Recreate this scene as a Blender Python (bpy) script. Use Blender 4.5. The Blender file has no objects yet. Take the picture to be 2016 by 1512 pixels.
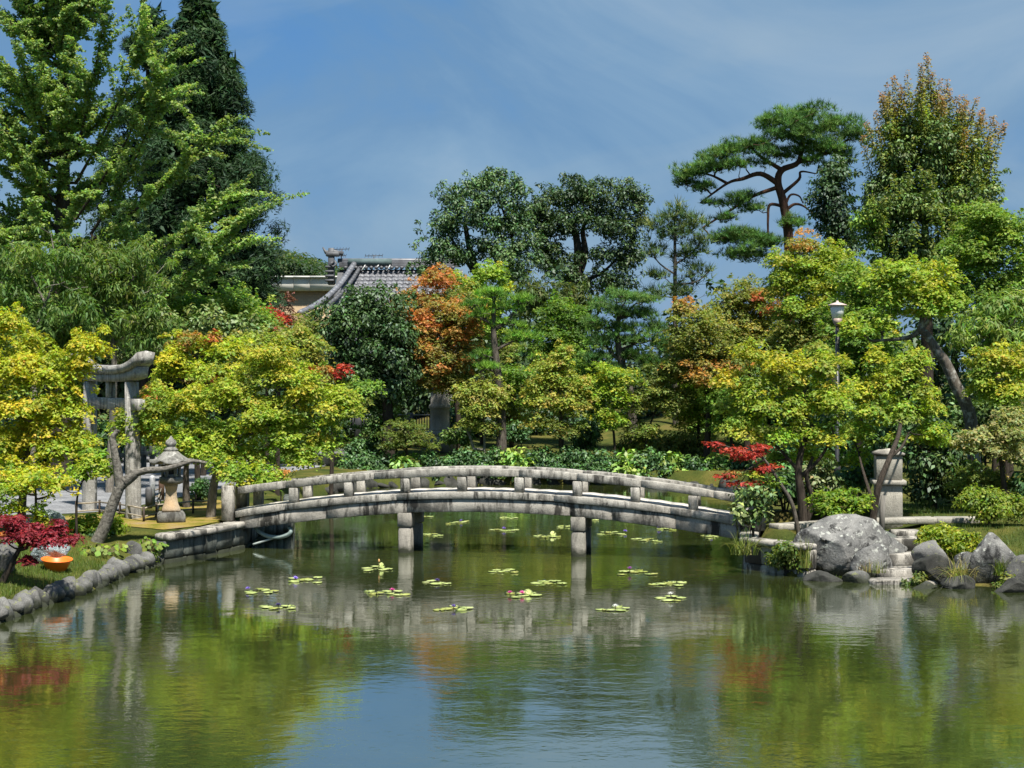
import bpy, math, random
import numpy as np
from mathutils import Vector, Matrix

rng = np.random.default_rng(7)
random.seed(7)
S = bpy.context.scene
COL = S.collection

# ------------------------------------------------------------------ camera, sky, sun, exposure
FPX, HORIZON, CAM_Z = 3000.0, 730.0, 4.7          # focal length in photo pixels, eye level row, eye height above the pond
PITCH = math.atan((756.0 - HORIZON) / FPX)
cam_data = bpy.data.cameras.new('camera')
cam_data.sensor_width = 36.0
cam_data.lens = 36.0 * FPX / 2016.0
cam_data.clip_end = 6000.0
cam = bpy.data.objects.new('camera', cam_data)
cam.location = (0, 0, CAM_Z)
cam.rotation_euler = (math.radians(90) - PITCH, 0, 0)
COL.objects.link(cam)
S.camera = cam

SUN_EL, SUN_AZ = math.radians(62), math.radians(156)   # azimuth clockwise from the viewing direction: behind, a little to the right
sun_dir = Vector((math.sin(SUN_AZ) * math.cos(SUN_EL), math.cos(SUN_AZ) * math.cos(SUN_EL), math.sin(SUN_EL)))
world = bpy.data.worlds.new('World')
S.world = world
world.use_nodes = True
wn, wl = world.node_tree.nodes, world.node_tree.links
wn.clear()
w_out = wn.new('ShaderNodeOutputWorld')
w_bg = wn.new('ShaderNodeBackground'); w_bg.inputs['Strength'].default_value = 0.1
w_sky = wn.new('ShaderNodeTexSky'); w_sky.sky_type = 'NISHITA'; w_sky.sun_disc = False
w_sky.sun_elevation = SUN_EL; w_sky.sun_rotation = SUN_AZ
w_sky.air_density = 1.0; w_sky.dust_density = 0.6; w_sky.ozone_density = 2.5
w_tc = wn.new('ShaderNodeTexCoord')
def w_noise(scale, detail, sx, sz, off, dist=0.3):
    mp = wn.new('ShaderNodeMapping'); mp.inputs['Scale'].default_value = (sx, sx, sz); mp.inputs['Location'].default_value = off
    n = wn.new('ShaderNodeTexNoise'); n.inputs['Scale'].default_value = scale; n.inputs['Detail'].default_value = detail
    n.inputs['Roughness'].default_value = 0.55; n.inputs['Distortion'].default_value = dist
    wl.new(w_tc.outputs['Generated'], mp.inputs['Vector']); wl.new(mp.outputs['Vector'], n.inputs['Vector'])
    return n.outputs['Fac']
def w_ramp(src, stops):
    r = wn.new('ShaderNodeValToRGB'); e = r.color_ramp.elements
    e[0].position, e[0].color = stops[0][0], (*stops[0][1], 1); e[1].position, e[1].color = stops[-1][0], (*stops[-1][1], 1)
    for p, c in stops[1:-1]:
        k = e.new(p); k.color = (*c, 1)
    wl.new(src, r.inputs['Fac']); return r.outputs['Color']
def w_mix(fac, a, b):
    m = wn.new('ShaderNodeMix'); m.data_type = 'RGBA'
    if isinstance(fac, (int, float)): m.inputs[0].default_value = fac
    else: wl.new(fac, m.inputs[0])
    for sock, v in ((m.inputs[6], a), (m.inputs[7], b)):
        if isinstance(v, tuple): sock.default_value = (*v, 1)
        else: wl.new(v, sock)
    return m.outputs[2]
# slate cloud over the blue, paler wisps in it
band = w_ramp(w_noise(3.0, 8, 1.0, 1.9, (3.1, 0.4, 1.7), .9), [(0.30, (0.33, 1.12, 2.62)), (0.42, (0.44, 1.20, 2.42)), (0.52, (0.60, 1.27, 2.2)), (0.62, (0.90, 1.58, 2.4)), (0.74, (1.4, 2.0, 2.65))])
veil = w_mix(0.90, w_sky.outputs['Color'], band)
wisp = w_ramp(w_noise(4.2, 9, 1.0, 1.8, (0.2, 1.9, 0.6), 1.1), [(0.46, (0, 0, 0)), (0.60, (.30, .30, .30)), (0.76, (0.85, 0.85, 0.85))])
sky_col = w_mix(wisp, veil, (1.65, 2.25, 2.8))
wl.new(sky_col, w_bg.inputs['Color']); wl.new(w_bg.outputs['Background'], w_out.inputs['Surface'])

sun_data = bpy.data.lights.new('sun', 'SUN')
sun_data.energy = 4.2; sun_data.angle = math.radians(2.5); sun_data.color = (1.0, 0.95, 0.86)
sun = bpy.data.objects.new('sun', sun_data)
sun.rotation_euler = sun_dir.to_track_quat('Z', 'Y').to_euler()
sun.location = (0, -10, 60)
COL.objects.link(sun)

S.view_settings.view_transform = 'Standard'; S.view_settings.look = 'None'
S.view_settings.gamma = 1.0; S.view_settings.exposure = 1.05; S.view_settings.use_curve_mapping = False
S.render.engine = 'CYCLES'
S.cycles.max_bounces = 6; S.cycles.diffuse_bounces = 4; S.cycles.glossy_bounces = 3; S.cycles.transmission_bounces = 4
S.cycles.use_denoising = True; S.cycles.caustics_reflective = False; S.cycles.caustics_refractive = False
S.cycles.sample_clamp_indirect = 4.0

# ------------------------------------------------------------------ photo pixel -> place
_cp, _sp = math.cos(PITCH), math.sin(PITCH)
def ray(px, py):
    u, v = (px - 1008.0) / FPX, -(py - 756.0) / FPX
    return u, _cp + v * _sp, v * _cp - _sp
def P(px, py, Y):
    dx, dy, dz = ray(px, py); t = Y / dy
    return np.array((dx * t, Y, CAM_Z + dz * t))
def G(px, py, z=0.0):
    dx, dy, dz = ray(px, py); t = (z - CAM_Z) / dz
    return np.array((dx * t, dy * t, z))
def M(px, Y): return px * Y / FPX

# ------------------------------------------------------------------ object helpers
def tag(o, label=None, cat=None, group=None, kind=None):
    if label: o['label'] = label
    if cat: o['category'] = cat
    if group: o['group'] = group
    if kind: o['kind'] = kind
    return o
def empty(name, loc, label=None, cat=None, group=None, rz=0.0):
    o = bpy.data.objects.new(name, None); o.location = Vector(loc); o.rotation_euler = (0, 0, rz); o.empty_display_size = 0.2
    COL.objects.link(o); return tag(o, label, cat, group)
def mesh_np(name, verts, loops, sizes, mat, smooth=False, colors=None):
    me = bpy.data.meshes.new(name)
    verts = np.asarray(verts, dtype=np.float32); loops = np.asarray(loops, dtype=np.int32).ravel(); sizes = np.asarray(sizes, dtype=np.int32)
    me.vertices.add(len(verts)); me.vertices.foreach_set('co', verts.ravel())
    me.loops.add(len(loops)); me.loops.foreach_set('vertex_index', loops)
    me.polygons.add(len(sizes)); starts = np.concatenate(([0], np.cumsum(sizes)[:-1])).astype(np.int32)
    me.polygons.foreach_set('loop_start', starts)
    try: me.polygons.foreach_set('loop_total', sizes)
    except Exception: pass
    if smooth: me.polygons.foreach_set('use_smooth', np.ones(len(sizes), dtype=bool))
    if colors is not None:
        at = me.color_attributes.new('tint', 'FLOAT_COLOR', 'POINT')
        c4 = np.ones((len(verts), 4), dtype=np.float32); c4[:, :3] = colors
        at.data.foreach_set('color', c4.ravel())
    me.update(calc_edges=True)
    if mat: me.materials.append(mat)
    return me
def mesh_py(name, verts, faces, mat, smooth=False):
    return mesh_np(name, np.array(verts, dtype=float), [i for f in faces for i in f], [len(f) for f in faces], mat, smooth)
WM = {}
def wm(o):
    return WM.get(o.name) or Matrix.LocRotScale(o.location, o.rotation_euler, o.scale)
def link(name, me, parent=None, loc=(0, 0, 0), rot=(0, 0, 0), scale=(1, 1, 1), world_pts=False):
    """world_pts: the mesh (or loc) is given in world coordinates although the object has a parent."""
    o = bpy.data.objects.new(name, me)
    COL.objects.link(o)
    o.location = loc; o.rotation_euler = rot; o.scale = scale
    w = Matrix.LocRotScale(Vector(loc), o.rotation_euler, Vector(scale))
    if parent is not None:
        o.parent = parent
        if world_pts: o.matrix_parent_inverse = wm(parent).inverted()
        else: w = wm(parent) @ w
    WM[o.name] = w
    return o

class MB:
    """collects simple solids into one mesh"""
    def __init__(s): s.v, s.f = [], []
    def add(s, vs, fs):
        o = len(s.v); s.v += [tuple(map(float, q)) for q in vs]; s.f += [tuple(i + o for i in q) for q in fs]; return s
    def box(s, c, d, rz=0.0, bev=0.0, taper=1.0, jit=0.0):
        c = np.array(c, float); hx, hy, hz = d[0] / 2, d[1] / 2, d[2] / 2
        if bev <= 0:
            pts = [(x, y, z) for z in (-hz, hz) for (x, y) in ((-hx, -hy), (hx, -hy), (hx, hy), (-hx, hy))]
            fs = [(3, 2, 1, 0), (4, 5, 6, 7), (0, 1, 5, 4), (1, 2, 6, 5), (2, 3, 7, 6), (3, 0, 4, 7)]
        else:
            b = min(bev, hx * .45, hy * .45, hz * .45)
            pts, fs = [], []
            rings = [(-hz, hx - b, hy - b, 0), (-hz + b, hx, hy, b), (hz - b, hx, hy, b), (hz, hx - b, hy - b, 0)]
            for z, x, y, k in rings:
                bb = b if k else b * .6
                pts += [(-x + bb, -y, z), (x - bb, -y, z), (x, -y + bb, z), (x, y - bb, z), (x - bb, y, z), (-x + bb, y, z), (-x, y - bb, z), (-x, -y + bb, z)]
            for r in range(3):
                for i in range(8):
                    j = (i + 1) % 8; fs.append((r * 8 + i, r * 8 + j, r * 8 + 8 + j, r * 8 + 8 + i))
            fs += [tuple(range(7, -1, -1)), tuple(range(24, 32))]
        p = np.array(pts)
        if taper != 1.0:
            k = 1 + (taper - 1) * (p[:, 2:3] + hz) / (2 * hz); p[:, :2] *= k
        if jit: p += rng.normal(0, jit, p.shape)
        ca, sa = math.cos(rz), math.sin(rz)
        q = p.copy(); q[:, 0] = p[:, 0] * ca - p[:, 1] * sa; q[:, 1] = p[:, 0] * sa + p[:, 1] * ca
        return s.add(q + c, fs)
    def lathe(s, c, prof, n=16, square=False, rz=0.0, cap=True):
        c = np.array(c, float); vs, fs = [], []
        for r, z in prof:
            for i in range(n):
                a = 2 * math.pi * (i + .5) / n + rz; vs.append((c[0] + r * math.cos(a), c[1] + r * math.sin(a), c[2] + z))
        for k in range(len(prof) - 1):
            for i in range(n):
                j = (i + 1) % n; fs.append((k * n + i, k * n + j, k * n + n + j, k * n + n + i))
        if cap: fs += [tuple(range(n - 1, -1, -1)), tuple(range((len(prof) - 1) * n, len(prof) * n))]
        return s.add(vs, fs)
    def tube(s, pts, rad, n=6):
        pts = [np.array(p, float) for p in pts]
        if not hasattr(rad, '__len__'): rad = [rad] * len(pts)
        vs, fs = [], []; ref = None
        for i, p in enumerate(pts):
            d = pts[min(i + 1, len(pts) - 1)] - pts[max(i - 1, 0)]; d = d / (np.linalg.norm(d) + 1e-9)
            if ref is None:
                ref = np.cross(d, (0.3, 0.9, 0.2) if abs(d[2]) > .8 else (0, 0, 1.0))
            ref = ref - d * ref.dot(d); ref /= np.linalg.norm(ref) + 1e-9; b = np.cross(d, ref)
            for k in range(n):
                a = 2 * math.pi * k / n; vs.append(p + rad[i] * (math.cos(a) * ref + math.sin(a) * b))
        for i in range(len(pts) - 1):
            for k in range(n):
                j = (k + 1) % n; fs.append((i * n + k, i * n + j, i * n + n + j, i * n + n + k))
        fs += [tuple(range(n - 1, -1, -1)), tuple(range((len(pts) - 1) * n, len(pts) * n))]
        return s.add(vs, fs)
    def mesh(s, name, mat, smooth=False): return mesh_py(name, s.v, s.f, mat, smooth)
    def part(s, name, mat, parent=None, smooth=False, world_pts=False):
        return link(name, s.mesh(name, mat, smooth), parent, world_pts=world_pts)

# ------------------------------------------------------------------ materials
class NT:
    def __init__(s, name):
        s.m = bpy.data.materials.new(name); s.m.use_nodes = True; s.t = s.m.node_tree; s.n = s.t.nodes; s.l = s.t.links
        s.b = s.n['Principled BSDF']; s.out = s.n['Material Output']
        s.geo = s.n.new('ShaderNodeNewGeometry')
    def put(s, sock, v):
        if isinstance(v, (int, float)): sock.default_value = v
        elif isinstance(v, tuple): sock.default_value = (*v, 1) if len(v) == 3 and len(sock.default_value) == 4 else v
        else: s.l.new(v, sock)
    def pos(s, scale=(1, 1, 1), local=False):
        mp = s.n.new('ShaderNodeMapping'); mp.inputs['Scale'].default_value = scale
        if local:
            tc = s.n.new('ShaderNodeTexCoord'); s.l.new(tc.outputs['Object'], mp.inputs['Vector'])
        else: s.l.new(s.geo.outputs['Position'], mp.inputs['Vector'])
        return mp.outputs['Vector']
    def noise(s, vec, scale, detail=4, rough=.55, dist=0.0):
        n = s.n.new('ShaderNodeTexNoise'); s.l.new(vec, n.inputs['Vector']); n.inputs['Scale'].default_value = scale
        n.inputs['Detail'].default_value = detail; n.inputs['Roughness'].default_value = rough; n.inputs['Distortion'].default_value = dist
        return n.outputs['Fac']
    def voro(s, vec, scale, out='Distance'):
        n = s.n.new('ShaderNodeTexVoronoi'); s.l.new(vec, n.inputs['Vector']); n.inputs['Scale'].default_value = scale; return n.outputs[out]
    def ramp(s, src, stops):
        r = s.n.new('ShaderNodeValToRGB'); e = r.color_ramp.elements
        f = lambda c: (c, c, c, 1) if isinstance(c, (int, float)) else (*c, 1)
        e[0].position, e[0].color = stops[0][0], f(stops[0][1]); e[1].position, e[1].color = stops[-1][0], f(stops[-1][1])
        for p, c in stops[1:-1]: k = e.new(p); k.color = f(c)
        s.l.new(src, r.inputs['Fac']); return r.outputs['Color']
    def mix(s, fac, a, b, blend='MIX'):
        m = s.n.new('ShaderNodeMix'); m.data_type = 'RGBA'; m.blend_type = blend
        s.put(m.inputs[0], fac); s.put(m.inputs[6], a); s.put(m.inputs[7], b); return m.outputs[2]
    def math(s, op, a, b=0.0):
        m = s.n.new('ShaderNodeMath'); m.operation = op; s.put(m.inputs[0], a); s.put(m.inputs[1], b); return m.outputs[0]
    def bump(s, h, strength=.4, dist=.02):
        b = s.n.new('ShaderNodeBump'); b.inputs['Strength'].default_value = strength; b.inputs['Distance'].default_value = dist
        s.l.new(h, b.inputs['Height']); s.l.new(b.outputs['Normal'], s.b.inputs['Normal']); return b
    def fin(s, col=None, rough=.8, spec=.3, **kw):
        if col is not None: s.put(s.b.inputs['Base Color'], col)
        s.put(s.b.inputs['Roughness'], rough); s.b.inputs['Specular IOR Level'].default_value = spec
        for k, v in kw.items(): s.put(s.b.inputs[k], v)
        return s.m

def stone_mat(name, light, dark, stain=(.035, .033, .028), stain_lo=.5, stain_hi=.68, lichen=None, streak=(3.2, 3.2, .55), bump=.5, tint=None, patch=0.0, wet=False):
    k = NT(name); p = k.pos()
    c = k.ramp(k.noise(p, 1.7, 5), [(.32, dark), (.68, light)])
    sp = k.ramp(k.noise(p, 55, 2), [(.3, .55), (.52, 1.0), (.75, 1.25)])
    c = k.mix(.8, c, sp, 'MULTIPLY')
    if tint: c = k.mix(k.ramp(k.noise(p, .9, 3), [(.45, 0), (.7, .8)]), c, tint)
    st = k.noise(k.pos(streak), 1.6, 7, .68, .4)
    sf = k.ramp(st, [(stain_lo, 0), (stain_hi, .92)])
    if patch: sf = k.math('MULTIPLY', sf, k.ramp(k.noise(k.pos((1, 1, .6)), patch, 3), [(.38, .25), (.55, 1.0)]))
    c = k.mix(sf, c, stain)
    if lichen:
        lf = k.ramp(k.noise(p, 7, 5, .65), [(.58, 0), (.64, .85)])
        c = k.mix(lf, c, lichen)
    if wet:   # algae band along the waterline
        sx = k.n.new('ShaderNodeSeparateXYZ'); k.l.new(k.geo.outputs['Position'], sx.inputs[0])
        zz = k.math('ADD', sx.outputs['Z'], k.math('MULTIPLY', k.noise(p, 4, 4), -.35))
        c = k.mix(k.ramp(k.math('ADD', zz, .5), [(.40, .93), (.56, 0.0)]), c, (.022, .026, .014))
    h = k.math('ADD', k.math('MULTIPLY', k.noise(p, 14, 6, .65), 1.0), k.math('MULTIPLY', k.noise(p, 70, 2), .35))
    k.bump(h, bump, .03)
    return k.fin(c, .88, .25)

STONE = stone_mat('weathered granite', (.47, .44, .385), (.29, .27, .235), stain=(.018, .017, .014), stain_lo=.46, stain_hi=.56, streak=(2.2, 2.2, .6), patch=.9)
STONE_RAIL = stone_mat('streaked rail granite', (.49, .465, .41), (.29, .275, .24), stain=(.028, .026, .022), stain_lo=.44, stain_hi=.60, streak=(4.2, 4.2, 1.1), patch=1.3)
STONE_DECK = stone_mat('pale deck granite', (.64, .60, .54), (.48, .455, .41), stain_lo=.66, stain_hi=.85)
STONE_PIER = stone_mat('speckled pier granite', (.34, .315, .27), (.20, .19, .16), stain=(.05, .048, .04), stain_lo=.50, stain_hi=.68, wet=True)
STONE_TORII = stone_mat('grey torii granite', (.46, .445, .41), (.25, .24, .22), stain=(.05, .048, .045), stain_lo=.47, stain_hi=.68, streak=(5, 5, .5), lichen=(.5, .49, .46))
STONE_LANT = stone_mat('lantern granite', (.28, .275, .25), (.12, .118, .11), stain=(.045, .043, .038), stain_lo=.47, stain_hi=.66, lichen=(.40, .395, .36))
STONE_RUST = stone_mat('rust stained lantern shaft', (.44, .33, .20), (.34, .29, .22), stain=(.10, .08, .05), stain_lo=.56, stain_hi=.75, tint=(.40, .22, .09))
STONE_PALE = stone_mat('pale dressed stone', (.40, .375, .32), (.28, .265, .225), stain=(.06, .055, .045), stain_lo=.54, stain_hi=.8)
STONE_WALL = stone_mat('damp wall stone', (.20, .215, .19), (.085, .095, .083), stain=(.025, .027, .023), stain_lo=.46, stain_hi=.64, wet=True)
BOULDER = stone_mat('lichened boulder', (.30, .295, .275), (.09, .09, .088), stain=(.018, .018, .018), stain_lo=.52, stain_hi=.62, lichen=(.44, .45, .40), streak=(2.4, 2.4, 1.6), bump=1.0, wet=True)
RIVER = stone_mat('grey river stone', (.20, .197, .185), (.07, .07, .066), stain=(.025, .027, .022), stain_lo=.56, stain_hi=.72, lichen=(.20, .21, .10), streak=(1.5, 1.5, 1), bump=.7, wet=True)
ROCK_DARK = stone_mat('dark shore rock', (.075, .075, .066), (.028, .028, .025), stain=(.015, .018, .012))

def bark_mat(name, a, b, sc=(7, 7, 1.6), lichen=None):
    k = NT(name); n = k.noise(k.pos(sc), 3, 6, .65, .6)
    c = k.ramp(n, [(.35, a), (.65, b)])
    if lichen: c = k.mix(k.ramp(k.noise(k.pos(), 5, 5), [(.52, 0), (.62, .8)]), c, lichen)
    k.bump(n, .8, .03); return k.fin(c, .9, .15)
BARK = bark_mat('brown grey bark', (.045, .038, .031), (.15, .132, .11))
BARK_GREY = bark_mat('grey ringed bark', (.06, .055, .047), (.24, .222, .19), sc=(4, 4, 5))
BARK_DARK = bark_mat('dark bark', (.022, .018, .014), (.07, .056, .044))
BARK_PALE = bark_mat('pale grey bark', (.12, .105, .085), (.30, .275, .235))
BARK_RED = bark_mat('red pine bark', (.04, .022, .016), (.12, .062, .042))
BARK_LICHEN = bark_mat('lichened bark', (.07, .06, .05), (.17, .15, .125), lichen=(.36, .36, .33))

def leaf_mat(name, trans=.32, gloss=.05, rough=.5):
    k = NT(name); k.n.remove(k.b)
    at = k.n.new('ShaderNodeAttribute'); at.attribute_name = 'tint'
    d = k.n.new('ShaderNodeBsdfDiffuse'); t = k.n.new('ShaderNodeBsdfTranslucent'); g = k.n.new('ShaderNodeBsdfGlossy')
    g.inputs['Roughness'].default_value = rough; g.inputs['Color'].default_value = (.9, .95, 1, 1)
    k.l.new(at.outputs['Color'], d.inputs['Color'])
    tc = k.mix(1.0, at.outputs['Color'], (1.15, 1.2, .55), 'MULTIPLY'); k.l.new(tc, t.inputs['Color'])
    m1 = k.n.new('ShaderNodeMixShader'); m1.inputs[0].default_value = trans
    k.l.new(d.outputs[0], m1.inputs[1]); k.l.new(t.outputs[0], m1.inputs[2])
    m2 = k.n.new('ShaderNodeMixShader'); m2.inputs[0].default_value = gloss
    k.l.new(m1.outputs[0], m2.inputs[1]); k.l.new(g.outputs[0], m2.inputs[2]); k.l.new(m2.outputs[0], k.out.inputs['Surface'])
    return k.m
LEAF = leaf_mat('thin leaf', .48, .02, .6)
LEAF_GLOSS = leaf_mat('glossy leaf', .2, .04, .55)
NEEDLE = leaf_mat('needle', .25, .015, .6)

def plain(name, col, rough=.6, spec=.4, var=.25, scale=8, **kw):
    k = NT(name); n = k.noise(k.pos(), scale, 4)
    c = k.ramp(n, [(.3, tuple(x * (1 - var) for x in col)), (.7, tuple(x * (1 + var) for x in col))])
    return k.fin(c, rough, spec, **kw)

# ------------------------------------------------------------------ the lie of the land
def sstep(a, b, x):
    t = np.clip((x - a) / (b - a), 0, 1); return t * t * (3 - 2 * t)
LEFT_SHORE = [(-420, 1420), (-260, 1330), (-120, 1270), (0, 1224), (60, 1198), (120, 1182), (175, 1162), (200, 1152), (235, 1134), (300, 1113), (330, 1108)]
pond_px = LEFT_SHORE + [(472, 1080), (500, 1062), (568, 1050), (575, 1012), (600, 985), (640, 972), (700, 962), (800, 958), (950, 955), (1130, 953), (1300, 956),
    (1420, 960), (1500, 968), (1520, 985), (1490, 1010), (1480, 1050), (1474, 1118), (1600, 1138), (1690, 1146), (1770, 1153), (1870, 1161), (2016, 1166), (2150, 1176), (2300, 1195)]
POND = np.array([G(a, b)[:2] for a, b in pond_px] + [(20, 24), (17, 12), (12, 7), (-12, 7), (-18, 14)])
def pond_sd(x, y):
    """signed distance to the shore, positive on land"""
    x = np.asarray(x, float); y = np.asarray(y, float)
    d = np.full(x.shape, 1e9); inside = np.zeros(x.shape, bool)
    n = len(POND)
    for i in range(n):
        ax, ay = POND[i]; bx, by = POND[(i + 1) % n]
        ex, ey = bx - ax, by - ay; wx, wy = x - ax, y - ay
        t = np.clip((wx * ex + wy * ey) / (ex * ex + ey * ey), 0, 1)
        d = np.minimum(d, np.hypot(wx - t * ex, wy - t * ey))
        c = ((ay > y) != (by > y)) & (x < (bx - ax) * (y - ay) / (by - ay + 1e-12) + ax)
        inside ^= c
    return np.where(inside, -d, d)
def gz(x, y):
    x = np.asarray(x, float); y = np.asarray(y, float)
    sd = pond_sd(x, y)
    back = .55 + .07 * np.clip(y - 62.5, 0, 30) + .9 * sstep(3, 9, x) * sstep(64, 76, y)
    back = back + .35 * np.exp(-(((x + .9) / 2.4) ** 2 + ((y - 66.5) / 2.0) ** 2)) + .25 * np.exp(-(((x - 2.4) / 2.2) ** 2 + ((y - 67.5) / 2.0) ** 2))
    side = np.where(x < 0, .70, .86)
    k = sstep(58, 64, y) * np.where(x < 0, sstep(-8.2, -4.5, x), 1.0)
    hb = side * (1 - k) + back * k
    near = 1 - sstep(2.0, 6.5, y)
    hb = hb * (1 - near) + 3.1 * near
    hb = hb + sstep(84, 110, y) * (2.6 - hb) * np.where(x < -7, .5, 1)
    soft = np.where((x < -5.5) & (y < 37.6), 2.2, np.where((x > 6.9) & (y < 41), 4.6, .35))          # the grass banks slope, walled banks are steep
    lowstart = np.where((x < -5.5) & (y < 37.6), .45, np.where((x > 6.9) & (y < 41), .10, .0))
    h = hb * (lowstart * sstep(0, .25, sd) + (1 - lowstart) * sstep(0, soft, sd))
    right = (x > 6.9) & (y < 41)
    h = np.where(right, hb * np.clip((sd - .75) / 4.0, -.12, 1), h)
    xs_ = x * FPX / np.maximum(y, 1) + 1008                     # the steps are cut into the right bank
    cut = (sstep(1722, 1738, xs_) * (1 - sstep(1812, 1830, xs_))) * (y < 38.3) * (y > 30)
    h = np.where(cut > 0, np.minimum(h, h * (1 - cut) + cut * np.interp(y, [33.2, 37.6], [-.2, .58])), h)
    return np.where(sd > 0, h, -.9 * sstep(0, .8, -sd))
def gz1(x, y): return float(gz(np.array([x]), np.array([y]))[0])
def GG(px, py):
    """where the view through a photo pixel meets the ground"""
    Yv = np.linspace(16, 110, 1500); q = np.array([P(px, py, y) for y in (16.0, 110.0)]); pt = q[0] + (q[1] - q[0]) * ((Yv - 16) / 94)[:, None]
    hit = np.nonzero(pt[:, 2] <= np.maximum(gz(pt[:, 0], pt[:, 1]), 0))[0]; return pt[hit[0]] if len(hit) else pt[-1]

xs = np.concatenate((-np.geomspace(1800, 34, 26)[:-1], np.arange(-34, 34.01, .38), np.geomspace(34, 1800, 26)[1:]))
ys = np.concatenate((np.linspace(-400, 0, 12)[:-1], np.arange(0, 26, .5), np.arange(26, 92, .34), np.geomspace(92, 3500, 30)))
gx, gy = np.meshgrid(xs, ys)
gzz = gz(gx, gy) + .02 * np.sin(gx * 2.1 + np.cos(gy * 1.7)) * sstep(.5, 1.5, pond_sd(gx, gy)) * np.where((gx < -6) & (gy > 38), 0, 1)
nx, ny = len(xs), len(ys)
idx = np.arange(nx * ny).reshape(ny, nx)
quads = np.stack((idx[:-1, :-1], idx[:-1, 1:], idx[1:, 1:], idx[1:, :-1]), -1).reshape(-1, 4)
k = NT('mossy ground'); p = k.pos()
gc = k.ramp(k.noise(p, .55, 6, .6), [(.35, (.035, .055, .012)), (.5, (.075, .085, .018)), (.62, (.13, .115, .03)), (.75, (.12, .085, .045))])
gc = k.mix(.6, gc, k.ramp(k.noise(p, 22, 4), [(.3, .45), (.7, 1.35)]), 'MULTIPLY')
k.bump(k.noise(p, 18, 6, .7), .8, .05)
GROUND = k.fin(gc, .95, .1)
tag(link('ground', mesh_np('ground', np.stack((gx, gy, gzz), -1).reshape(-1, 3), quads, np.full(len(quads), 4), GROUND, True)), kind='structure')

# pond water
k = NT('green pond water')
p = k.pos()
calm = k.ramp(k.noise(k.pos((.09, .2, 1)), 1.0, 3), [(.36, .22), (.60, 1.0)])
w1 = k.noise(k.pos((1.0, 1.5, 1)), 2.4, 3, .55, .3)
w2 = k.noise(k.pos((1.0, 1.8, 1)), 7.0, 3, .6)
w3 = k.noise(k.pos((1.0, 1.3, 1)), .5, 2, .5)
hgt = k.math('ADD', k.math('ADD', k.math('MULTIPLY', w1, .8), k.math('MULTIPLY', w2, .22)), k.math('MULTIPLY', w3, 1.2))
hgt = k.math('MULTIPLY', hgt, calm)
bp_ = k.bump(hgt, .135, .06)
wc = k.ramp(k.noise(p, .25, 3), [(.35, (.028, .038, .010)), (.65, (.044, .055, .016))])
k.n.remove(k.b)
df_ = k.n.new('ShaderNodeBsdfDiffuse'); k.l.new(wc, df_.inputs['Color'])
gl_ = k.n.new('ShaderNodeBsdfGlossy'); gl_.inputs['Roughness'].default_value = .02; gl_.inputs['Color'].default_value = (.96, .98, .97, 1); k.l.new(bp_.outputs['Normal'], gl_.inputs['Normal'])
fr_ = k.n.new('ShaderNodeFresnel'); fr_.inputs['IOR'].default_value = 1.5; k.l.new(bp_.outputs['Normal'], fr_.inputs['Normal'])
ms_ = k.n.new('ShaderNodeMixShader'); k.l.new(k.math('ADD', k.math('MULTIPLY', fr_.outputs[0], .55), .44), ms_.inputs[0]); k.l.new(df_.outputs[0], ms_.inputs[1]); k.l.new(gl_.outputs[0], ms_.inputs[2]); k.l.new(ms_.outputs[0], k.out.inputs['Surface'])
WATER = k.m
wv = np.column_stack((np.array([(-60, 3), (60, 3), (60, 70), (-60, 70)]), np.zeros(4)))
tag(link('pond_water', mesh_np('pond_water', wv, [0, 1, 2, 3], [4], WATER)), kind='structure')

def sheet(name, pts, z, mat, kind='structure', thick=0.0):
    v = [(a, b, z) for a, b in pts]
    o = link(name, mesh_py(name, v, [tuple(range(len(v)))], mat)); return tag(o, kind=kind)
k = NT('raked grey gravel'); p = k.pos()
gr = k.mix(.75, k.ramp(k.noise(p, 1.2, 5), [(.35, (.17, .175, .185)), (.65, (.28, .285, .295))]), k.ramp(k.noise(p, 16, 5, .75), [(.35, .45), (.65, 1.35)]), 'MULTIPLY')
k.bump(k.noise(p, 30, 4, .7), .7, .03)
GRAVEL = k.fin(gr, .95, .15)
sheet('gravel_forecourt', [G(a, b, .7)[:2] for a, b in [(-420, 1034), (0, 1016), (150, 1011), (225, 1006), (330, 984), (440, 962), (540, 934), (640, 918), (660, 897), (648, 873), (590, 862), (200, 858), (-420, 858)]], .712, GRAVEL)
k = NT('golden moss'); p = k.pos()
mo = k.ramp(k.noise(p, 1.6, 6, .65), [(.33, (.30, .22, .12)), (.48, (.30, .22, .06)), (.6, (.17, .16, .022)), (.75, (.09, .11, .015))])
mo = k.mix(.6, mo, k.ramp(k.noise(p, 28, 4), [(.3, .5), (.7, 1.3)]), 'MULTIPLY'); k.bump(k.noise(p, 20, 6, .7), .9, .04)
MOSS = k.fin(mo, .95, .1)
sheet('moss_bed', [G(a, b, .7)[:2] for a, b in [(322, 1044), (395, 1036), (468, 1019), (474, 1000), (430, 985), (345, 1000), (240, 1012), (140, 1016), (60, 1024), (150, 1031), (250, 1037)]], .718, MOSS)

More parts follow.
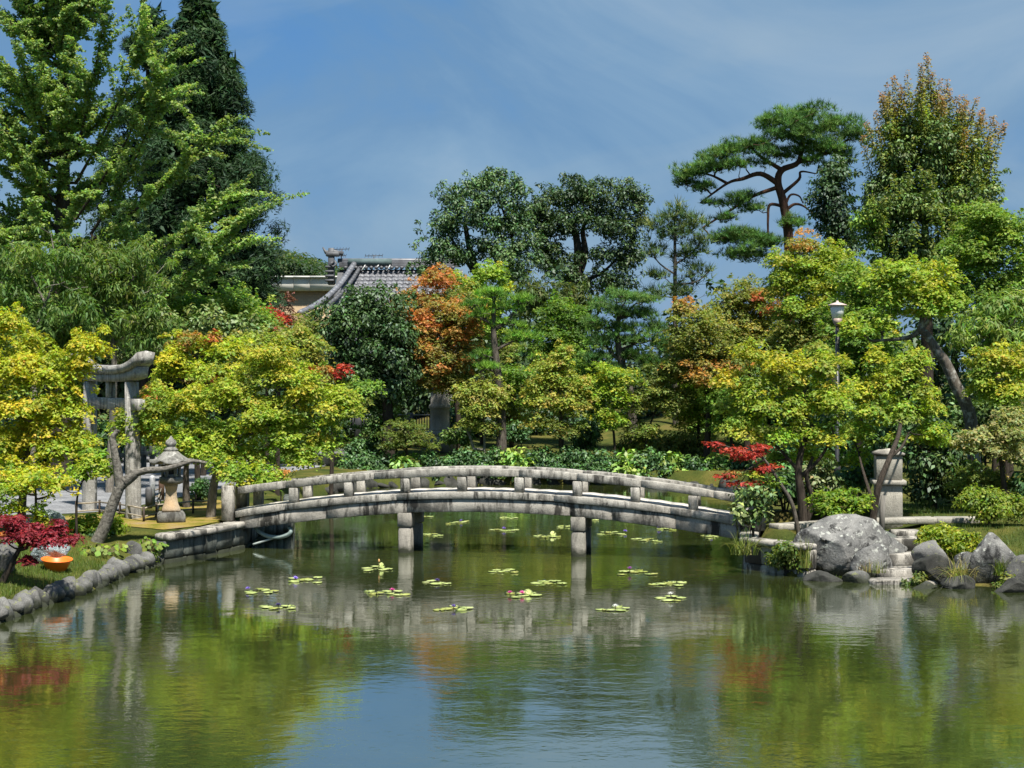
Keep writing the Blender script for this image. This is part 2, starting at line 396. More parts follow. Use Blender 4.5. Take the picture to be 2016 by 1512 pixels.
# ------------------------------------------------------------------ foliage
LEAF_T = {
    # verts (along, across, normal), faces
    'maple': (np.array([(.16, 0, .04), (1, 0, -.2), (-.12, .56, -.08), (-.12, -.56, -.08)]), [(0, 1, 2), (0, 3, 1)], .43),
    'broad': (np.array([(0, 0, 0), (.42, .27, .07), (1, 0, -.12), (.42, -.27, .07)]), [(0, 3, 2, 1)], .27),
    'round': (np.array([(0, 0, 0), (.3, .42, .05), (.85, .3, -.05), (.85, -.3, -.05), (.3, -.42, .05)]), [(0, 4, 3, 2, 1)], .55),
    'fan': (np.array([(0, 0, 0), (.75, .5, .06), (.9, 0, -.08), (.75, -.5, .06)]), [(0, 3, 2, 1)], .42),
    'lance': (np.array([(0, 0, 0), (.4, .13, .04), (1, 0, -.3), (.4, -.13, .04)]), [(0, 3, 2, 1)], .13),
    'spray': (np.array([(0, .12, 0), (0, -.12, 0), (1, 0, -.1), (.05, .04, 0), (.3, .16, 0), (.8, .5, -.1), (.05, -.04, 0), (.3, -.16, 0), (.8, -.5, -.1)]), [(0, 1, 2), (3, 5, 4), (6, 7, 8)], .16),
}
def _tuft(n, seed, spread=1.0, w=.035):
    r = np.random.default_rng(seed); v, f = [], []
    for i in range(n):
        a = 2 * math.pi * (i + r.random() * .6) / n; e = r.uniform(.15, 1.0) * spread
        d = np.array((math.cos(a) * math.sin(e), math.sin(a) * math.sin(e), math.cos(e))); s = np.cross(d, (0, 0, 1)); s /= np.linalg.norm(s) + 1e-6
        o = len(v); v += [s * w, -s * w, d * r.uniform(.75, 1.1)]; f.append((o, o + 1, o + 2))
    return np.array(v), f, .3
LEAF_T['tuft'] = _tuft(9, 1, 1.35, .045)
LEAF_T['longtuft'] = _tuft(12, 2, 1.7, .022)

def norm(a): return a / (np.linalg.norm(a, axis=-1, keepdims=True) + 1e-9)

class Crown:
    def __init__(s, kind, size):
        s.kind, s.size = kind, size; s.p, s.n, s.u, s.c, s.k = [], [], [], [], []
    def put(s, p, n, u, c, k=None):
        m = len(p); s.p.append(p); s.n.append(norm(n)); s.u.append(u)
        c = np.clip(np.asarray(c) * rng.normal(1, .18, (m, 1)) * rng.normal(1, (.14, .07, .1), (m, 3)), .002, .9); s.c.append(c)
        s.k.append(rng.uniform(.65, 1.25, m) if k is None else k)
    def pad(s, c, r, n, col, flat=True, jit=.4, hang=.25, tip=None):
        """one leaf clump: a shallow dome (flat) or a ball with most leaves on the outside"""
        c = np.asarray(c, float); r = np.asarray(r, float); n = int(max(4, n))
        if flat:
            a = rng.uniform(0, 2 * np.pi, n); q = np.sqrt(rng.random(n)) * rng.normal(1, .10, n)
            lob = 1 + .22 * np.sin(3 * a + rng.uniform(0, 6)) + .14 * np.sin(5 * a + rng.uniform(0, 6))
            dx, dy = np.cos(a) * q * lob, np.sin(a) * q * lob
            h = (1 - q ** 2) * rng.uniform(.1, 1.0, n) - .35 * q ** 2 + rng.normal(0, .2, n)
            tilt = rng.normal(0, .12, 2)
            p = c + np.stack((dx * r[0], dy * r[1], h * r[2] + (dx * tilt[0] + dy * tilt[1]) * r[0]), -1)
            out = np.stack((dx, dy, np.zeros(n)), -1)
            nn = np.array((0, 0, 1.0)) + out * .55 + rng.normal(0, jit, (n, 3))
            u = norm(out + rng.normal(0, .5, (n, 3))) + np.array((0, 0, -hang))
        else:
            d = norm(rng.normal(0, 1, (n, 3)) + np.array((0, 0, .25))); q = rng.random(n) ** .38 * rng.normal(1, .08, n)
            p = c + d * q[:, None] * r
            nn = norm(d / r) + np.array((0, 0, .45)) + rng.normal(0, jit, (n, 3))
            u = norm(d + rng.normal(0, .6, (n, 3))) + np.array((0, 0, -hang))
        cc = np.broadcast_to(np.asarray(col, float), (n, 3))
        if tip is not None:
            w = np.clip((p[:, 2] - c[2]) / r[2], 0, 1)[:, None] * .7; cc = cc * (1 - w) + np.asarray(tip) * w
        s.put(p, nn, u, cc)
    def sleeve(s, pts, rad, n, col, tipcol=None, up=.2, hang=.2):
        """leaves set along a shoot"""
        pts = np.asarray(pts, float); seg = np.linalg.norm(np.diff(pts, axis=0), axis=1); cum = np.concatenate(([0], np.cumsum(seg))); n = int(max(3, n))
        t = rng.random(n) * cum[-1]; p = np.stack([np.interp(t, cum, pts[:, i]) for i in range(3)], -1)
        f = t / cum[-1]; rr = rad * (1.1 - .75 * f)
        d = norm(rng.normal(0, 1, (n, 3))); p = p + d * (rr * rng.random(n) ** .5)[:, None]
        ax = norm(pts[-1] - pts[0])
        nn = np.array((0, 0, .8)) + d * .4 + rng.normal(0, .45, (n, 3)); u = d + ax * up + np.array((0, 0, -hang))
        c = np.broadcast_to(np.asarray(col, float), (n, 3))
        if tipcol is not None: w = (f ** 3.2)[:, None]; c = c * (1 - w) + np.asarray(tipcol) * w
        s.put(p, nn, u, c, rng.uniform(.6, 1.2, n) * (1.1 - .45 * f))
    def build(s, name, parent, mat=None):
        tv, tf, _ = LEAF_T[s.kind]
        p, n, u, c, kk = (np.concatenate(q) for q in (s.p, s.n, s.u, s.c, s.k)); N = len(p)
        u = u - n * np.sum(u * n, 1, keepdims=True); u = norm(u); v = np.cross(n, u); sz = (kk * s.size)[:, None, None]
        vv = p[:, None] + sz * (tv[None, :, 0:1] * u[:, None] + tv[None, :, 1:2] * v[:, None] + tv[None, :, 2:3] * n[:, None])
        m = len(tv); base = (np.arange(N) * m)[:, None]
        loops = (base + np.array([i for f in tf for i in f])[None]).ravel(); sizes = np.tile([len(f) for f in tf], N)
        me = mesh_np(name, vv.reshape(-1, 3), loops, sizes, mat or LEAF, False, np.repeat(c, m, axis=0))
        return link(name, me, parent, world_pts=True)

def wood_mesh(name, p0, p1, r0, r1, mat, sides=6):
    p0, p1 = np.asarray(p0), np.asarray(p1); r0, r1 = np.asarray(r0), np.asarray(r1); d = norm(p1 - p0)
    ref = np.where(np.abs(d[:, 2:3]) > .85, np.array((.2, 1.0, .1)), np.array((0, 0, 1.0)))
    a = norm(np.cross(d, ref)); b = np.cross(d, a); t = np.arange(sides) * 2 * np.pi / sides
    ring = np.cos(t)[None, :, None] * a[:, None] + np.sin(t)[None, :, None] * b[:, None]
    e = d * (r1 * .35)[:, None]
    v = np.concatenate((p0[:, None] - e[:, None] + ring * r0[:, None, None], p1[:, None] + e[:, None] + ring * r1[:, None, None]), 1)
    N = len(p0); base = (np.arange(N) * 2 * sides)[:, None, None]
    i = np.arange(sides); j = (i + 1) % sides
    q = np.stack((i, j, j + sides, i + sides), -1)[None] + base
    return mesh_np(name, v.reshape(-1, 3), q.reshape(-1), np.full(N * sides, 4), mat, True)

def spline(pts, n=6):
    """smooth polyline through points (Catmull-Rom)"""
    p = np.asarray(pts, float)
    if len(p) < 3: return np.array([p[0] + (p[-1] - p[0]) * t for t in np.linspace(0, 1, n)])
    q = np.vstack((2 * p[0] - p[1], p, 2 * p[-1] - p[-2])); out = []
    for i in range(1, len(q) - 2):
        for t in np.linspace(0, 1, n, endpoint=False):
            a, b, c, d = q[i - 1], q[i], q[i + 1], q[i + 2]
            out.append(.5 * ((2 * b) + (c - a) * t + (2 * a - 5 * b + 4 * c - d) * t * t + (3 * b - a - 3 * c + d) * t ** 3))
    out.append(p[-1]); return np.array(out)

class Wood:
    """trunk and limbs given as paths, thin branches grown from them to the leaf clumps"""
    def __init__(s): s.pos, s.par, s.rad, s.tr = [], [], [], []
    def path(s, pts, r0, r1, wob=.0, join=None):
        pts = spline(pts, 5); last = join
        if wob: pts[1:-1] += rng.normal(0, wob, pts[1:-1].shape)
        if join is None and s.pos:
            d = np.linalg.norm(np.array(s.pos) - pts[0], axis=1); last = int(np.argmin(d))
        for i, q in enumerate(pts):
            t = i / (len(pts) - 1); s.pos.append(q); s.par.append(last if (i or last is not None) else -1); s.rad.append(r0 + (r1 - r0) * t); s.tr.append(True); last = len(s.pos) - 1
    def grow(s, tips, tip_r=.012, droop=.1):
        nt = len(s.pos); tips = [np.asarray(t) for t in tips]; base = np.array(s.pos)
        tips.sort(key=lambda t: np.min(np.linalg.norm(base - t, axis=1)))
        buf = np.zeros((nt + 3 * len(tips) + 3, 3)); buf[:nt] = base; cnt = nt
        for t in tips:
            a = buf[:cnt]; d = np.sqrt(((a - t) ** 2).sum(1)) + .9 * np.clip(a[:, 2] - t[2] + .1, 0, None)
            i = int(np.argmin(d)); L = np.linalg.norm(t - a[i])
            if L < .05: continue
            m1 = a[i] + (t - a[i]) * .35 + rng.normal(0, .06 * L, 3) + np.array((0, 0, -droop * L * .4)); m2 = a[i] + (t - a[i]) * .7 + rng.normal(0, .05 * L, 3) + np.array((0, 0, -droop * L * .3))
            last = i
            for q in (m1, m2, t): s.pos.append(q); s.par.append(last); s.rad.append(tip_r); s.tr.append(False); last = len(s.pos) - 1; buf[cnt] = q; cnt += 1
        w = np.zeros(len(s.pos))
        for i in range(len(s.pos) - 1, nt - 1, -1):
            w[i] = max(w[i], 1) if w[i] == 0 else w[i]
            if s.par[i] >= nt: w[s.par[i]] += w[i]
        for i in range(nt, len(s.pos)):
            s.rad[i] = tip_r * max(1, w[i]) ** .55
            pr = s.rad[s.par[i]] if s.par[i] >= 0 else 9
            s.rad[i] = min(s.rad[i], pr * .92)
    def build(s, parent, mat, mat2=None):
        pos, par, rad, tr = np.array(s.pos), np.array(s.par), np.array(s.rad), np.array(s.tr)
        ok = par >= 0
        for name, sel, sides in (('trunk', ok & tr, 9), ('branches', ok & ~tr, 5)):
            i = np.nonzero(sel)[0]
            if len(i) == 0: continue
            pr = par[i]; r0 = np.where(tr[i] | ~tr[pr], rad[pr], np.minimum(rad[pr], rad[i] * 1.6))
            o = link(name, wood_mesh(name, pos[pr], pos[i], r0, rad[i], mat if name == 'trunk' else (mat2 or mat), sides), parent, world_pts=True)
            if name == 'branches': o['kind'] = 'stuff'

def pick(pal):
    w = np.array([q[0] for q in pal], float); i = rng.choice(len(pal), p=w / w.sum()); return np.array(pal[i][1])

STYLES = {
    #          leaf    size  padR  flat   padH  hang dens  mat     droop
    'maple':  ('maple', .073, .36, True, .55, .30, 4.2, 'LEAF'),
    'fine':   ('maple', .07, .32, True, .40, .45, 4.4, 'LEAF'),
    'mapleF': ('maple', .12, .54, True, .58, .30, 4.0, 'LEAF'),
    'broad':  ('broad', .15, .40, False, .85, .45, 4.2, 'GLOSS'),
    'broadF': ('broad', .26, .75, False, .70, .45, 4.4, 'GLOSS'),
    'lance':  ('lance', .26, .40, False, .80, .75, 4.0, 'LEAF'),
    'shrub':  ('broad', .085, .22, False, .85, .20, 4.6, 'LEAF'),
    'gloss':  ('broad', .14, .26, False, .85, .25, 4.2, 'GLOSS'),
    'pine':   ('tuft', .20, .50, True, .36, .0, 3.8, 'NEEDLE'),
    'pineF':  ('tuft', .30, .75, True, .46, .0, 4.4, 'NEEDLE'),
}
MATS = {'LEAF': LEAF, 'GLOSS': LEAF_GLOSS, 'NEEDLE': NEEDLE}

def tree(name, label, cat, Y, trunk, blobs, style, pal, r=(.12, .04), limbs=(), bark=None, group=None, dens=1.0, pad=1.0, top=None, topk=.5, leaf=1.0,
         shrub=False, tip_r=.012, fill=1.0, base_z=None, bark2=None, depth=.85, stems=0, grow=None):
    """trunk: photo pixels from the foot up, at depth Y. blobs: (px, py, rx, ry[, dY[, palette]]) in photo pixels."""
    kind, lsz, pr, flat, ph, hang, dn, mk = STYLES[style]; lsz *= 1.13
    if grow is None: grow = 1.05 if style in ('maple', 'fine') else 1.15
    if style == 'maple': fill *= .85
    tp = []
    for q in trunk:
        tp.append(P(q[0], q[1], Y + (q[2] if len(q) > 2 else 0)))
    gzb = gz1(tp[0][0], tp[0][1]) if base_z is None else base_z
    tp[0][2] = gzb - .06
    if len(tp) > 1 and tp[1][2] < tp[0][2] + .1: tp[1][2] = tp[0][2] + .25
    root = empty(name, (tp[0][0], tp[0][1], gzb), label, cat, group)
    cr = Crown(kind, lsz * leaf); pr *= pad; tips = []
    la = LEAF_T[kind][2] * (lsz * leaf) ** 2
    B = []
    for b in blobs:
        dY = b[4] if len(b) > 4 and b[4] is not None else 0; c = P(b[0], b[1], Y + dY)
        B.append((c, M(b[2], Y) * grow, M(b[3], Y) * grow, b[5] if len(b) > 5 else pal))
    zlo = min(c[2] - ry for c, rx, ry, _ in B); zhi = max(c[2] + ry for c, rx, ry, _ in B)
    for c, rx, ry, bp in B:
        rp = min(pr, rx * .75, max(ry * (1.1 if flat else .8), .12)); rz = rp * ph
        ax, az = max(rx - rp * .7, .02), max(ry - rz * .7, .02)
        npad = int(np.clip(fill * 3.3 * (rx * ry) / (rp * rp * (.6 if flat else .9)), 1, 220))
        nleaf = 1.04 * dens * dn * math.pi * rx * ry / la / npad
        for _ in range(npad):
            d = norm(rng.normal(0, 1, 3)); q = rng.random() ** .45
            off = d * q * np.array((ax, max(rx, ry) * depth, az))
            if npad == 1: off *= 0
            thin = .45 if (off[1] > .25 * max(rx, ry) and style in ('maple', 'mapleF', 'broadF', 'lance')) else 1.0      # the far side carries fewer leaves
            pc = c + off; col = pick(bp) * rng.normal(1, .10)
            if top is not None:
                t = np.clip((pc[2] - zlo) / (zhi - zlo + 1e-6) + rng.normal(0, .15), 0, 1) ** 1.5 * topk; col = col * (1 - t) + np.array(top) * t
            k = rng.uniform(.75, 1.25); cr.pad(pc, (rp * k, rp * k, rz * k), nleaf * thin * k * k, col, flat, .4, hang)
            tips.append(pc - np.array((0, 0, rz * .35)))
        # sprigs that break the outline
        if style in ('maple', 'mapleF', 'broad', 'broadF', 'lance') and rx > .3:
            for _ in range(int(3 + 2.5 * fill * rx / rp)):
                d = norm(rng.normal(0, 1, 3) * np.array((1, .8, .7)) + np.array((0, -.1, .55))); q = rng.uniform(.92, 1.18)
                pc = c + d * q * np.array((rx, rx * depth, ry)); k = rng.uniform(.25, .5) * rp; col = pick(bp) * rng.normal(1.04, .1)
                if top is not None: col = col * (1 - .6 * topk) + np.array(top) * .6 * topk
                cr.pad(pc, (k, k, k * rng.uniform(.5, 1.3)), 1.4 * dn * k * k / la, col, flat, .5, hang); tips.append(pc)
    w = Wood(); w.path(tp, r[0], r[1], join=None)
    for lm in limbs:
        pts = [P(q[0], q[1], Y + (q[2] if len(q) > 2 else 0)) for q in lm[0]]
        w.path(pts, lm[1], lm[2])
    for i in range(stems):
        a = rng.uniform(0, 6.28); h = (zhi - gzb) * .55; o = np.array((math.cos(a), math.sin(a), 0)) * M(blobs[0][2], Y) * .5
        w.path([tp[0] + o * .12, tp[0] + o * .6 + np.array((0, 0, h * .6)), tp[0] + o + np.array((0, 0, h))], r[0] * .7, r[1] * .7, join=0)
    if len(tips) > 130: tips = [tips[i] for i in rng.choice(len(tips), 130, replace=False)]
    w.grow(tips, tip_r)
    w.build(root, bark or BARK_DARK, bark2)
    cr.build('crown', root, MATS[mk])
    return root

# ------------------------------------------------------------------ the arched stone bridge
BA = math.radians(10.5)
b_ax = np.array((math.cos(BA), -math.sin(BA), 0)); b_aw = np.array((math.sin(BA), math.cos(BA), 0))
b_c = np.array(((1000 - 1008) * 38.75 / FPX, 38.75, 0)); BW = 1.45
def s_of(px):
    """distance along the near face of the bridge for a photo column"""
    u = (px - 1008) / FPX
    return (u * b_c[1] - b_c[0]) / (b_ax[0] - u * b_ax[1])
def zfit(pts):
    s = np.array([s_of(a) for a, _ in pts]); Yv = b_c[1] + s * b_ax[1]
    z = np.array([P(a, b, y)[2] for (a, b), y in zip(pts, Yv)]); return np.poly1d(np.polyfit(s, z, 4 if len(pts) > 7 else 3))
z_beam_top = zfit([(476, 1004), (571, 989.3), (684, 978.5), (795, 970.7), (907, 968), (1021, 970.7), (1135, 976), (1250, 989.2), (1364, 1005), (1444, 1018)])
z_beam_bot = lambda s: z_beam_top(s) - .185
z_gird_bot = zfit([(477, 1043), (571, 1029.6), (684, 1017.8), (779, 1012), (834, 1010.6), (1100, 1014), (1121, 1017), (1164, 1021), (1301, 1040.6), (1425, 1057)])
z_rail_top = zfit([(538, 950), (676, 934.6), (907, 923.8), (1000, 924.4), (1135, 930.8), (1250, 943.3), (1364, 961.4), (1433, 970)])
RAILH = .20
bridge = empty('stone_bridge', b_c, 'arched grey granite footbridge with low post-and-rail parapets across the pond', 'bridge')
def bpt(s, w, z): q = b_c + b_ax * s + b_aw * w; return (q[0], q[1], z)
def arc_block(name, s0, s1, w0, w1, zt, zb, mat, parent, n=4, gap=.004, jit=.003, top_round=0.0):
    s0 += gap; s1 -= gap; vs, fs = [], []
    dz, dw = rng.normal(0, jit), rng.normal(0, jit * 1.3)
    sv = np.linspace(s0, s1, n + 1); b = .014
    for i, s in enumerate(sv):
        e = b if i in (0, n) else 0
        t, u = zt(s) + dz - e, zb(s) + dz + e
        ring = [(w0 + b + dw, u), (w1 - b + dw, u), (w1 + dw - e, u + b), (w1 + dw - e, t - b), (w1 - b + dw, t), (w0 + b + dw, t), (w0 + dw + e, t - b), (w0 + dw + e, u + b)]
        vs += [bpt(s, a, c) for a, c in ring]
    for i in range(n):
        for k2 in range(8):
            j = (k2 + 1) % 8; fs.append((i * 8 + k2, i * 8 + j, i * 8 + 8 + j, i * 8 + 8 + k2))
    fs += [tuple(range(7, -1, -1)), tuple(range(n * 8, n * 8 + 8))]
    return link(name, mesh_py(name, vs, fs, mat), parent, world_pts=True)
S0, S1 = s_of(470), s_of(1478)
# side girders, near and far
for w0, w1 in ((.05, .40), (BW - .40, BW - .05)):
    for a, b in ((470, 640), (640, 800), (800, 1122), (1122, 1205), (1205, 1330), (1330, 1478)):
        arc_block('girder_stone', s_of(a), s_of(b), w0, w1, lambda s: z_beam_bot(s) - .004, z_gird_bot, STONE, bridge, 5)
# edge beams
for w0, w1 in ((0.0, .30), (BW - .30, BW)):
    for a, b in ((462, 560), (560, 780), (780, 1090), (1090, 1320), (1320, 1480)):
        arc_block('edge_stone', s_of(a), s_of(b), w0, w1, z_beam_top, z_beam_bot, STONE_RAIL, bridge, 5)
# deck slabs
nd = 24
for i in range(nd):
    arc_block('deck_slab', S0 - .3 + (S1 - S0 + .6) * i / nd, S0 - .3 + (S1 - S0 + .6) * (i + 1) / nd, .304, BW - .304, lambda s: z_beam_top(s) + .035, lambda s: z_beam_top(s) - .14, STONE_DECK, bridge, 2, .003, .003)
# posts
post_px = [575.2, 683.9, 795.2, 907.5, 1021.0, 1135.3, 1250.0, 1364.4]
post_s = [s_of(q) for q in post_px] + [s_of(1364.4) + 1.5]
for side, wc in ((0, .15), (1, BW - .15)):
    ss = post_s + ([] if side == 0 else [s_of(575.2) - 1.40])
    for s in ss:
        zt, zb = z_rail_top(s) - RAILH - .003, z_beam_top(s) + .002
        q = bpt(s, wc, (zt + zb) / 2)
        MB().box(q, (.235, .22, zt - zb), -BA, .018, jit=.003).part('post', STONE_RAIL, bridge, world_pts=True)
# rails
for side, (w0, w1) in enumerate(((.04, .27), (BW - .27, BW - .04))):
    for a, b in ((466, 560), (560, 735), (735, 1021), (1021, 1135), (1135, 1262), (1262, 1405), (1405, 1482)):
        arc_block('rail', s_of(a), s_of(b), w0, w1, z_rail_top, lambda s: z_rail_top(s) - RAILH, STONE_RAIL, bridge, 6)
# end posts
for s, w in ((s_of(466) - .28, .12), (s_of(466) - .34, BW - .12), (s_of(1482) + .17, .12), (s_of(1482) + .15, BW - .12)):
    zb = .74; zt = z_rail_top(max(s, S0)) + .02
    q = bpt(s, w, (zt + zb) / 2); MB().box(q, (.30, .30, zt - zb), -BA, .025).part('end_post', STONE, bridge, world_pts=True)
# piers
for px in (795, 1137):
    s = s_of(px) + (.0 if px < 1000 else 0)
    for w in (.22, BW - .22):
        zt = z_gird_bot(s) + .004; capb = zt - .36
        q = bpt(s, w, (zt + capb) / 2); MB().box(q, (.37, .37, .36), -BA, .02, jit=.003).part('pier_cap', STONE_PIER, bridge, world_pts=True)
        q = bpt(s, w, 0); MB().box((q[0], q[1], (capb - .9) / 2 - .001), (.345, .345, capb + .9), -BA, .045, jit=.003).part('pier_shaft', STONE_PIER, bridge, world_pts=True)
# cross beams under the deck between the piers
for px in (795, 1137):
    s = s_of(px); z = z_gird_bot(s) + .12
    q = bpt(s, BW / 2, z); MB().box(q, (.30, BW - .84, .22), -BA, .02).part('cross_beam', STONE_PIER, bridge, world_pts=True)

# ------------------------------------------------------------------ walls that carry the bridge ends
def wall_run(root, pts, z0, courses, mat, thick=.34, cop=None, copz=.14, cmat=None, L=.62, seed=1, name='wall_stone'):
    """dressed or rubble stones set along a line; each stone its own piece. pts: world (x, y), courses: heights"""
    r = np.random.default_rng(seed); pts = [np.array(q) for q in pts]
    for a, b in zip(pts[:-1], pts[1:]):
        D = np.linalg.norm(b - a); d = (b - a) / D; nrm = np.array((-d[1], d[0])); rz = math.atan2(d[1], d[0]); z = z0
        for ci, h in enumerate(courses):
            x = 0.0
            while x < D - .05:
                l = min(L * r.uniform(.7, 1.4), D - x)
                if D - x - l < .2: l = D - x
                c = a + d * (x + l / 2) + nrm * (thick / 2 - .12 + r.normal(0, .012))
                MB().box((c[0], c[1], z + h / 2), (l - .014, thick, h - .012), rz, .03, jit=.009).part(name, mat, root, world_pts=True)
                x += l
            z += h
        if cop:
            x = 0.0
            while x < D - .05:
                l = min(cop * r.uniform(.8, 1.2), D - x)
                if D - x - l < .3: l = D - x
                c = a + d * (x + l / 2) + nrm * (thick / 2 - .17)
                MB().box((c[0], c[1], z + copz / 2 + .003), (l - .012, thick + .12, copz), rz, .025, jit=.005).part('coping_stone', cmat or mat, root, world_pts=True); x += l
wl0 = [G(318, 1110)[:2], G(395, 1097)[:2], G(474, 1079)[:2]]
lw = empty('retaining_wall', (*G(400, 1095)[:2], 0), 'dark damp stone abutment wall with coping under the left bridge end', 'wall')
wall_run(lw, wl0, -.35, (.46, .46), STONE_WALL, cop=1.25, copz=.15, cmat=STONE, L=.62, seed=4)
wall_run(lw, [G(474, 1079)[:2] + np.array((.004, .02)), G(500, 1062)[:2], G(568, 1050)[:2], G(573, 1014)[:2]], -.35, (.42, .42, .2), STONE_WALL, L=.45, seed=5)
rw = empty('retaining_wall', (*G(1530, 1125)[:2], 0), 'pale grey stone abutment wall with coping under the right bridge end', 'wall')
wall_run(rw, [G(1480, 1046)[:2] , G(1474, 1120)[:2], G(1597, 1136)[:2]], -.35, (.5, .46), STONE, cop=1.4, copz=.13, cmat=STONE, L=.7, seed=6)

# ------------------------------------------------------------------ torii
tr_r, tr_l = G(263, 1021, .7), G(176, 1004, .7)
t_mid = (tr_r + tr_l) / 2; t_d = tr_r - tr_l; t_span = np.linalg.norm(t_d); t_d = t_d / t_span; t_ang = math.atan2(t_d[1], t_d[0])
torii = empty('stone_torii', (t_mid[0], t_mid[1], .7), 'grey weathered stone torii gate with upswept top beam between the yellow maples', 'torii gate', rz=t_ang)
def TH(py): return P(263, py, tr_r[1])[2] - .7      # height of a photo row above the gate's foot
z_n0, z_n1, z_s0, z_s1, z_k1 = TH(808), TH(785), TH(752), TH(736), TH(722)
for sgn in (-1, 1):
    lean = .10
    vs, fs = [], []; n = 18
    for kz, (zz, rr) in enumerate(((0, .215), (1.0, .21), (2.2, .2), (z_s0 - .002, .19))):
        for i in range(n):
            a = 2 * math.pi * i / n; vs.append((sgn * (t_span / 2 - lean * zz / z_s0) + rr * math.cos(a), rr * math.sin(a), zz - (.05 if kz == 0 else 0)))
    for kz in range(3):
        for i in range(n): j = (i + 1) % n; fs.append((kz * n + i, kz * n + j, kz * n + n + j, kz * n + n + i))
    fs.append(tuple(range(3 * n, 4 * n)))
    link('pillar', mesh_py('pillar', vs, fs, STONE_TORII, True), torii)
hx = t_span / 2 - .1
for a, b in ((-hx - .62, -hx - .17), (-hx + .17, -.01), (.0, hx - .17), (hx + .17, hx + .62)):
    MB().box(((a + b) / 2, 0, (z_n0 + z_n1) / 2), (b - a - .006, .24, z_n1 - z_n0), 0, .015, jit=.002).part('tie_beam', STONE_TORII, torii)
MB().box((0, 0, (z_n1 + z_s0) / 2), (.26, .2, z_s0 - z_n1 - .006), 0, .015).part('centre_strut', STONE_TORII, torii)
def torii_beam(name, x0, x1, zb, zt, wb, wt, up, peak=0.0, n=8):
    vs, fs = [], []
    for i in range(n + 1):
        x = x0 + (x1 - x0) * i / n; L = hx + .75; u = up * (abs(x) / L) ** 3.2; e = abs(x) / L
        th = (zt - zb) * (1 + .35 * e ** 3)
        vs += [(x - (.06 * np.sign(x) if i in (0, n) and abs(x) > .5 else 0), -wb / 2, zb + u), (x, -wt / 2, zb + u + th), (x, 0, zb + u + th + peak), (x, wt / 2, zb + u + th), (x - (.06 * np.sign(x) if i in (0, n) and abs(x) > .5 else 0), wb / 2, zb + u)]
    for i in range(n):
        for k2 in range(5): j = (k2 + 1) % 5; fs.append((i * 5 + j, i * 5 + k2, i * 5 + 5 + k2, i * 5 + 5 + j))
    fs += [(0, 1, 2, 3, 4), tuple(n * 5 + q for q in (4, 3, 2, 1, 0))]
    return link(name, mesh_py(name, vs, fs, STONE_TORII), torii)
for x0, x1 in ((-hx - .72, -.006), (.006, hx + .72)):
    torii_beam('under_beam', x0, x1, z_s0, z_s1 - .003, .34, .36, .13)
for x0, x1 in ((-hx - .95, -.004), (.008, hx + .95)):
    torii_beam('top_beam', x0, x1, z_s1, z_k1, .44, .52, .22, .05)

# ------------------------------------------------------------------ stone lantern by the bridge
lp = G(337, 1028, .7); LY = lp[1]
def LZ(py): return P(337, py, LY)[2] - .7
lan = empty('stone_lantern', (lp[0], lp[1], .7), 'carved stone lantern with curved cap and rust-stained shaft on the mossy bank', 'stone lantern', rz=.25)
u = LY / FPX
def hexa(prof, z0, n=6): return MB().lathe((0, 0, z0), prof, n, rz=.0)
hb = LZ(1007)
MB().box((0, 0, hb / 2), (56 * u, 56 * u, hb), 0, .05, .94, jit=.006).part('base', STONE_LANT, lan)
h1 = LZ(953)
MB().lathe((0, 0, hb + .002), [(.33, 0), (.335, .06), (.31, .12), (.25, .22), (.2, .42), (.2, .55), (.23, h1 - hb - .07), (.245, h1 - hb - .002)], 4, rz=0).part('shaft', STONE_RUST, lan)
h2 = LZ(944)
MB().lathe((0, 0, h1), [(.25, 0), (.34, .04), (.35, h2 - h1 + .06), (.31, h2 - h1 + .07)], 6).part('platform', STONE_LANT, lan)
h2 += .07; h3 = LZ(914)
fb = MB()
for i in range(6):
    a = math.pi / 3 * i + math.pi / 6 * 0; fb.box((.215 * math.cos(a + .5236 * 2), .215 * math.sin(a + .5236 * 2), (h2 + h3) / 2), (.07, .07, h3 - h2), a, .01)
fb.lathe((0, 0, h2), [(.21, 0), (.21, .07)], 6).lathe((0, 0, h3 - .07), [(.21, 0), (.21, .068)], 6)
fire = fb.part('fire_box', STONE_LANT, lan)
MB().lathe((0, 0, h2 + .06), [(.14, 0), (.14, h3 - h2 - .12)], 6).part('hollow_shade_fill', plain('painted hollow shade', (.03, .03, .028), .9), fire)  # near-black solid; the shade inside the hollow fire box is put into its colour
h4 = LZ(888)
vs, fs = [], []; n = 24
prof = [(.30, h3 + .03), (.52, h3 + .01), (.54, h3 + .06), (.42, h3 + .14), (.28, h3 + .24), (.17, h4)]
for pi_, (rr, zz) in enumerate(prof):
    for i in range(n):
        a = 2 * math.pi * i / n; cor = abs(math.cos(3 * a)); f = 1 + .10 * cor ** 2 * (rr / .54); up = .09 * cor ** 6 if pi_ in (1, 2) else 0
        vs.append((rr * f * math.cos(a), rr * f * math.sin(a), zz + up))
for kz in range(len(prof) - 1):
    for i in range(n): j = (i + 1) % n; fs.append((kz * n + i, kz * n + j, kz * n + n + j, kz * n + n + i))
fs += [tuple(range(n - 1, -1, -1)), tuple(range((len(prof) - 1) * n, len(prof) * n))]
link('cap', mesh_py('cap', vs, fs, STONE_LANT), lan)
MB().lathe((0, 0, h4), [(.17, 0), (.19, .04), (.13, .09), (.11, .13), (.14, .16), (.15, .21), (.13, .27), (.06, .33), (.015, .40)], 14).part('finial', STONE_LANT, lan, True)

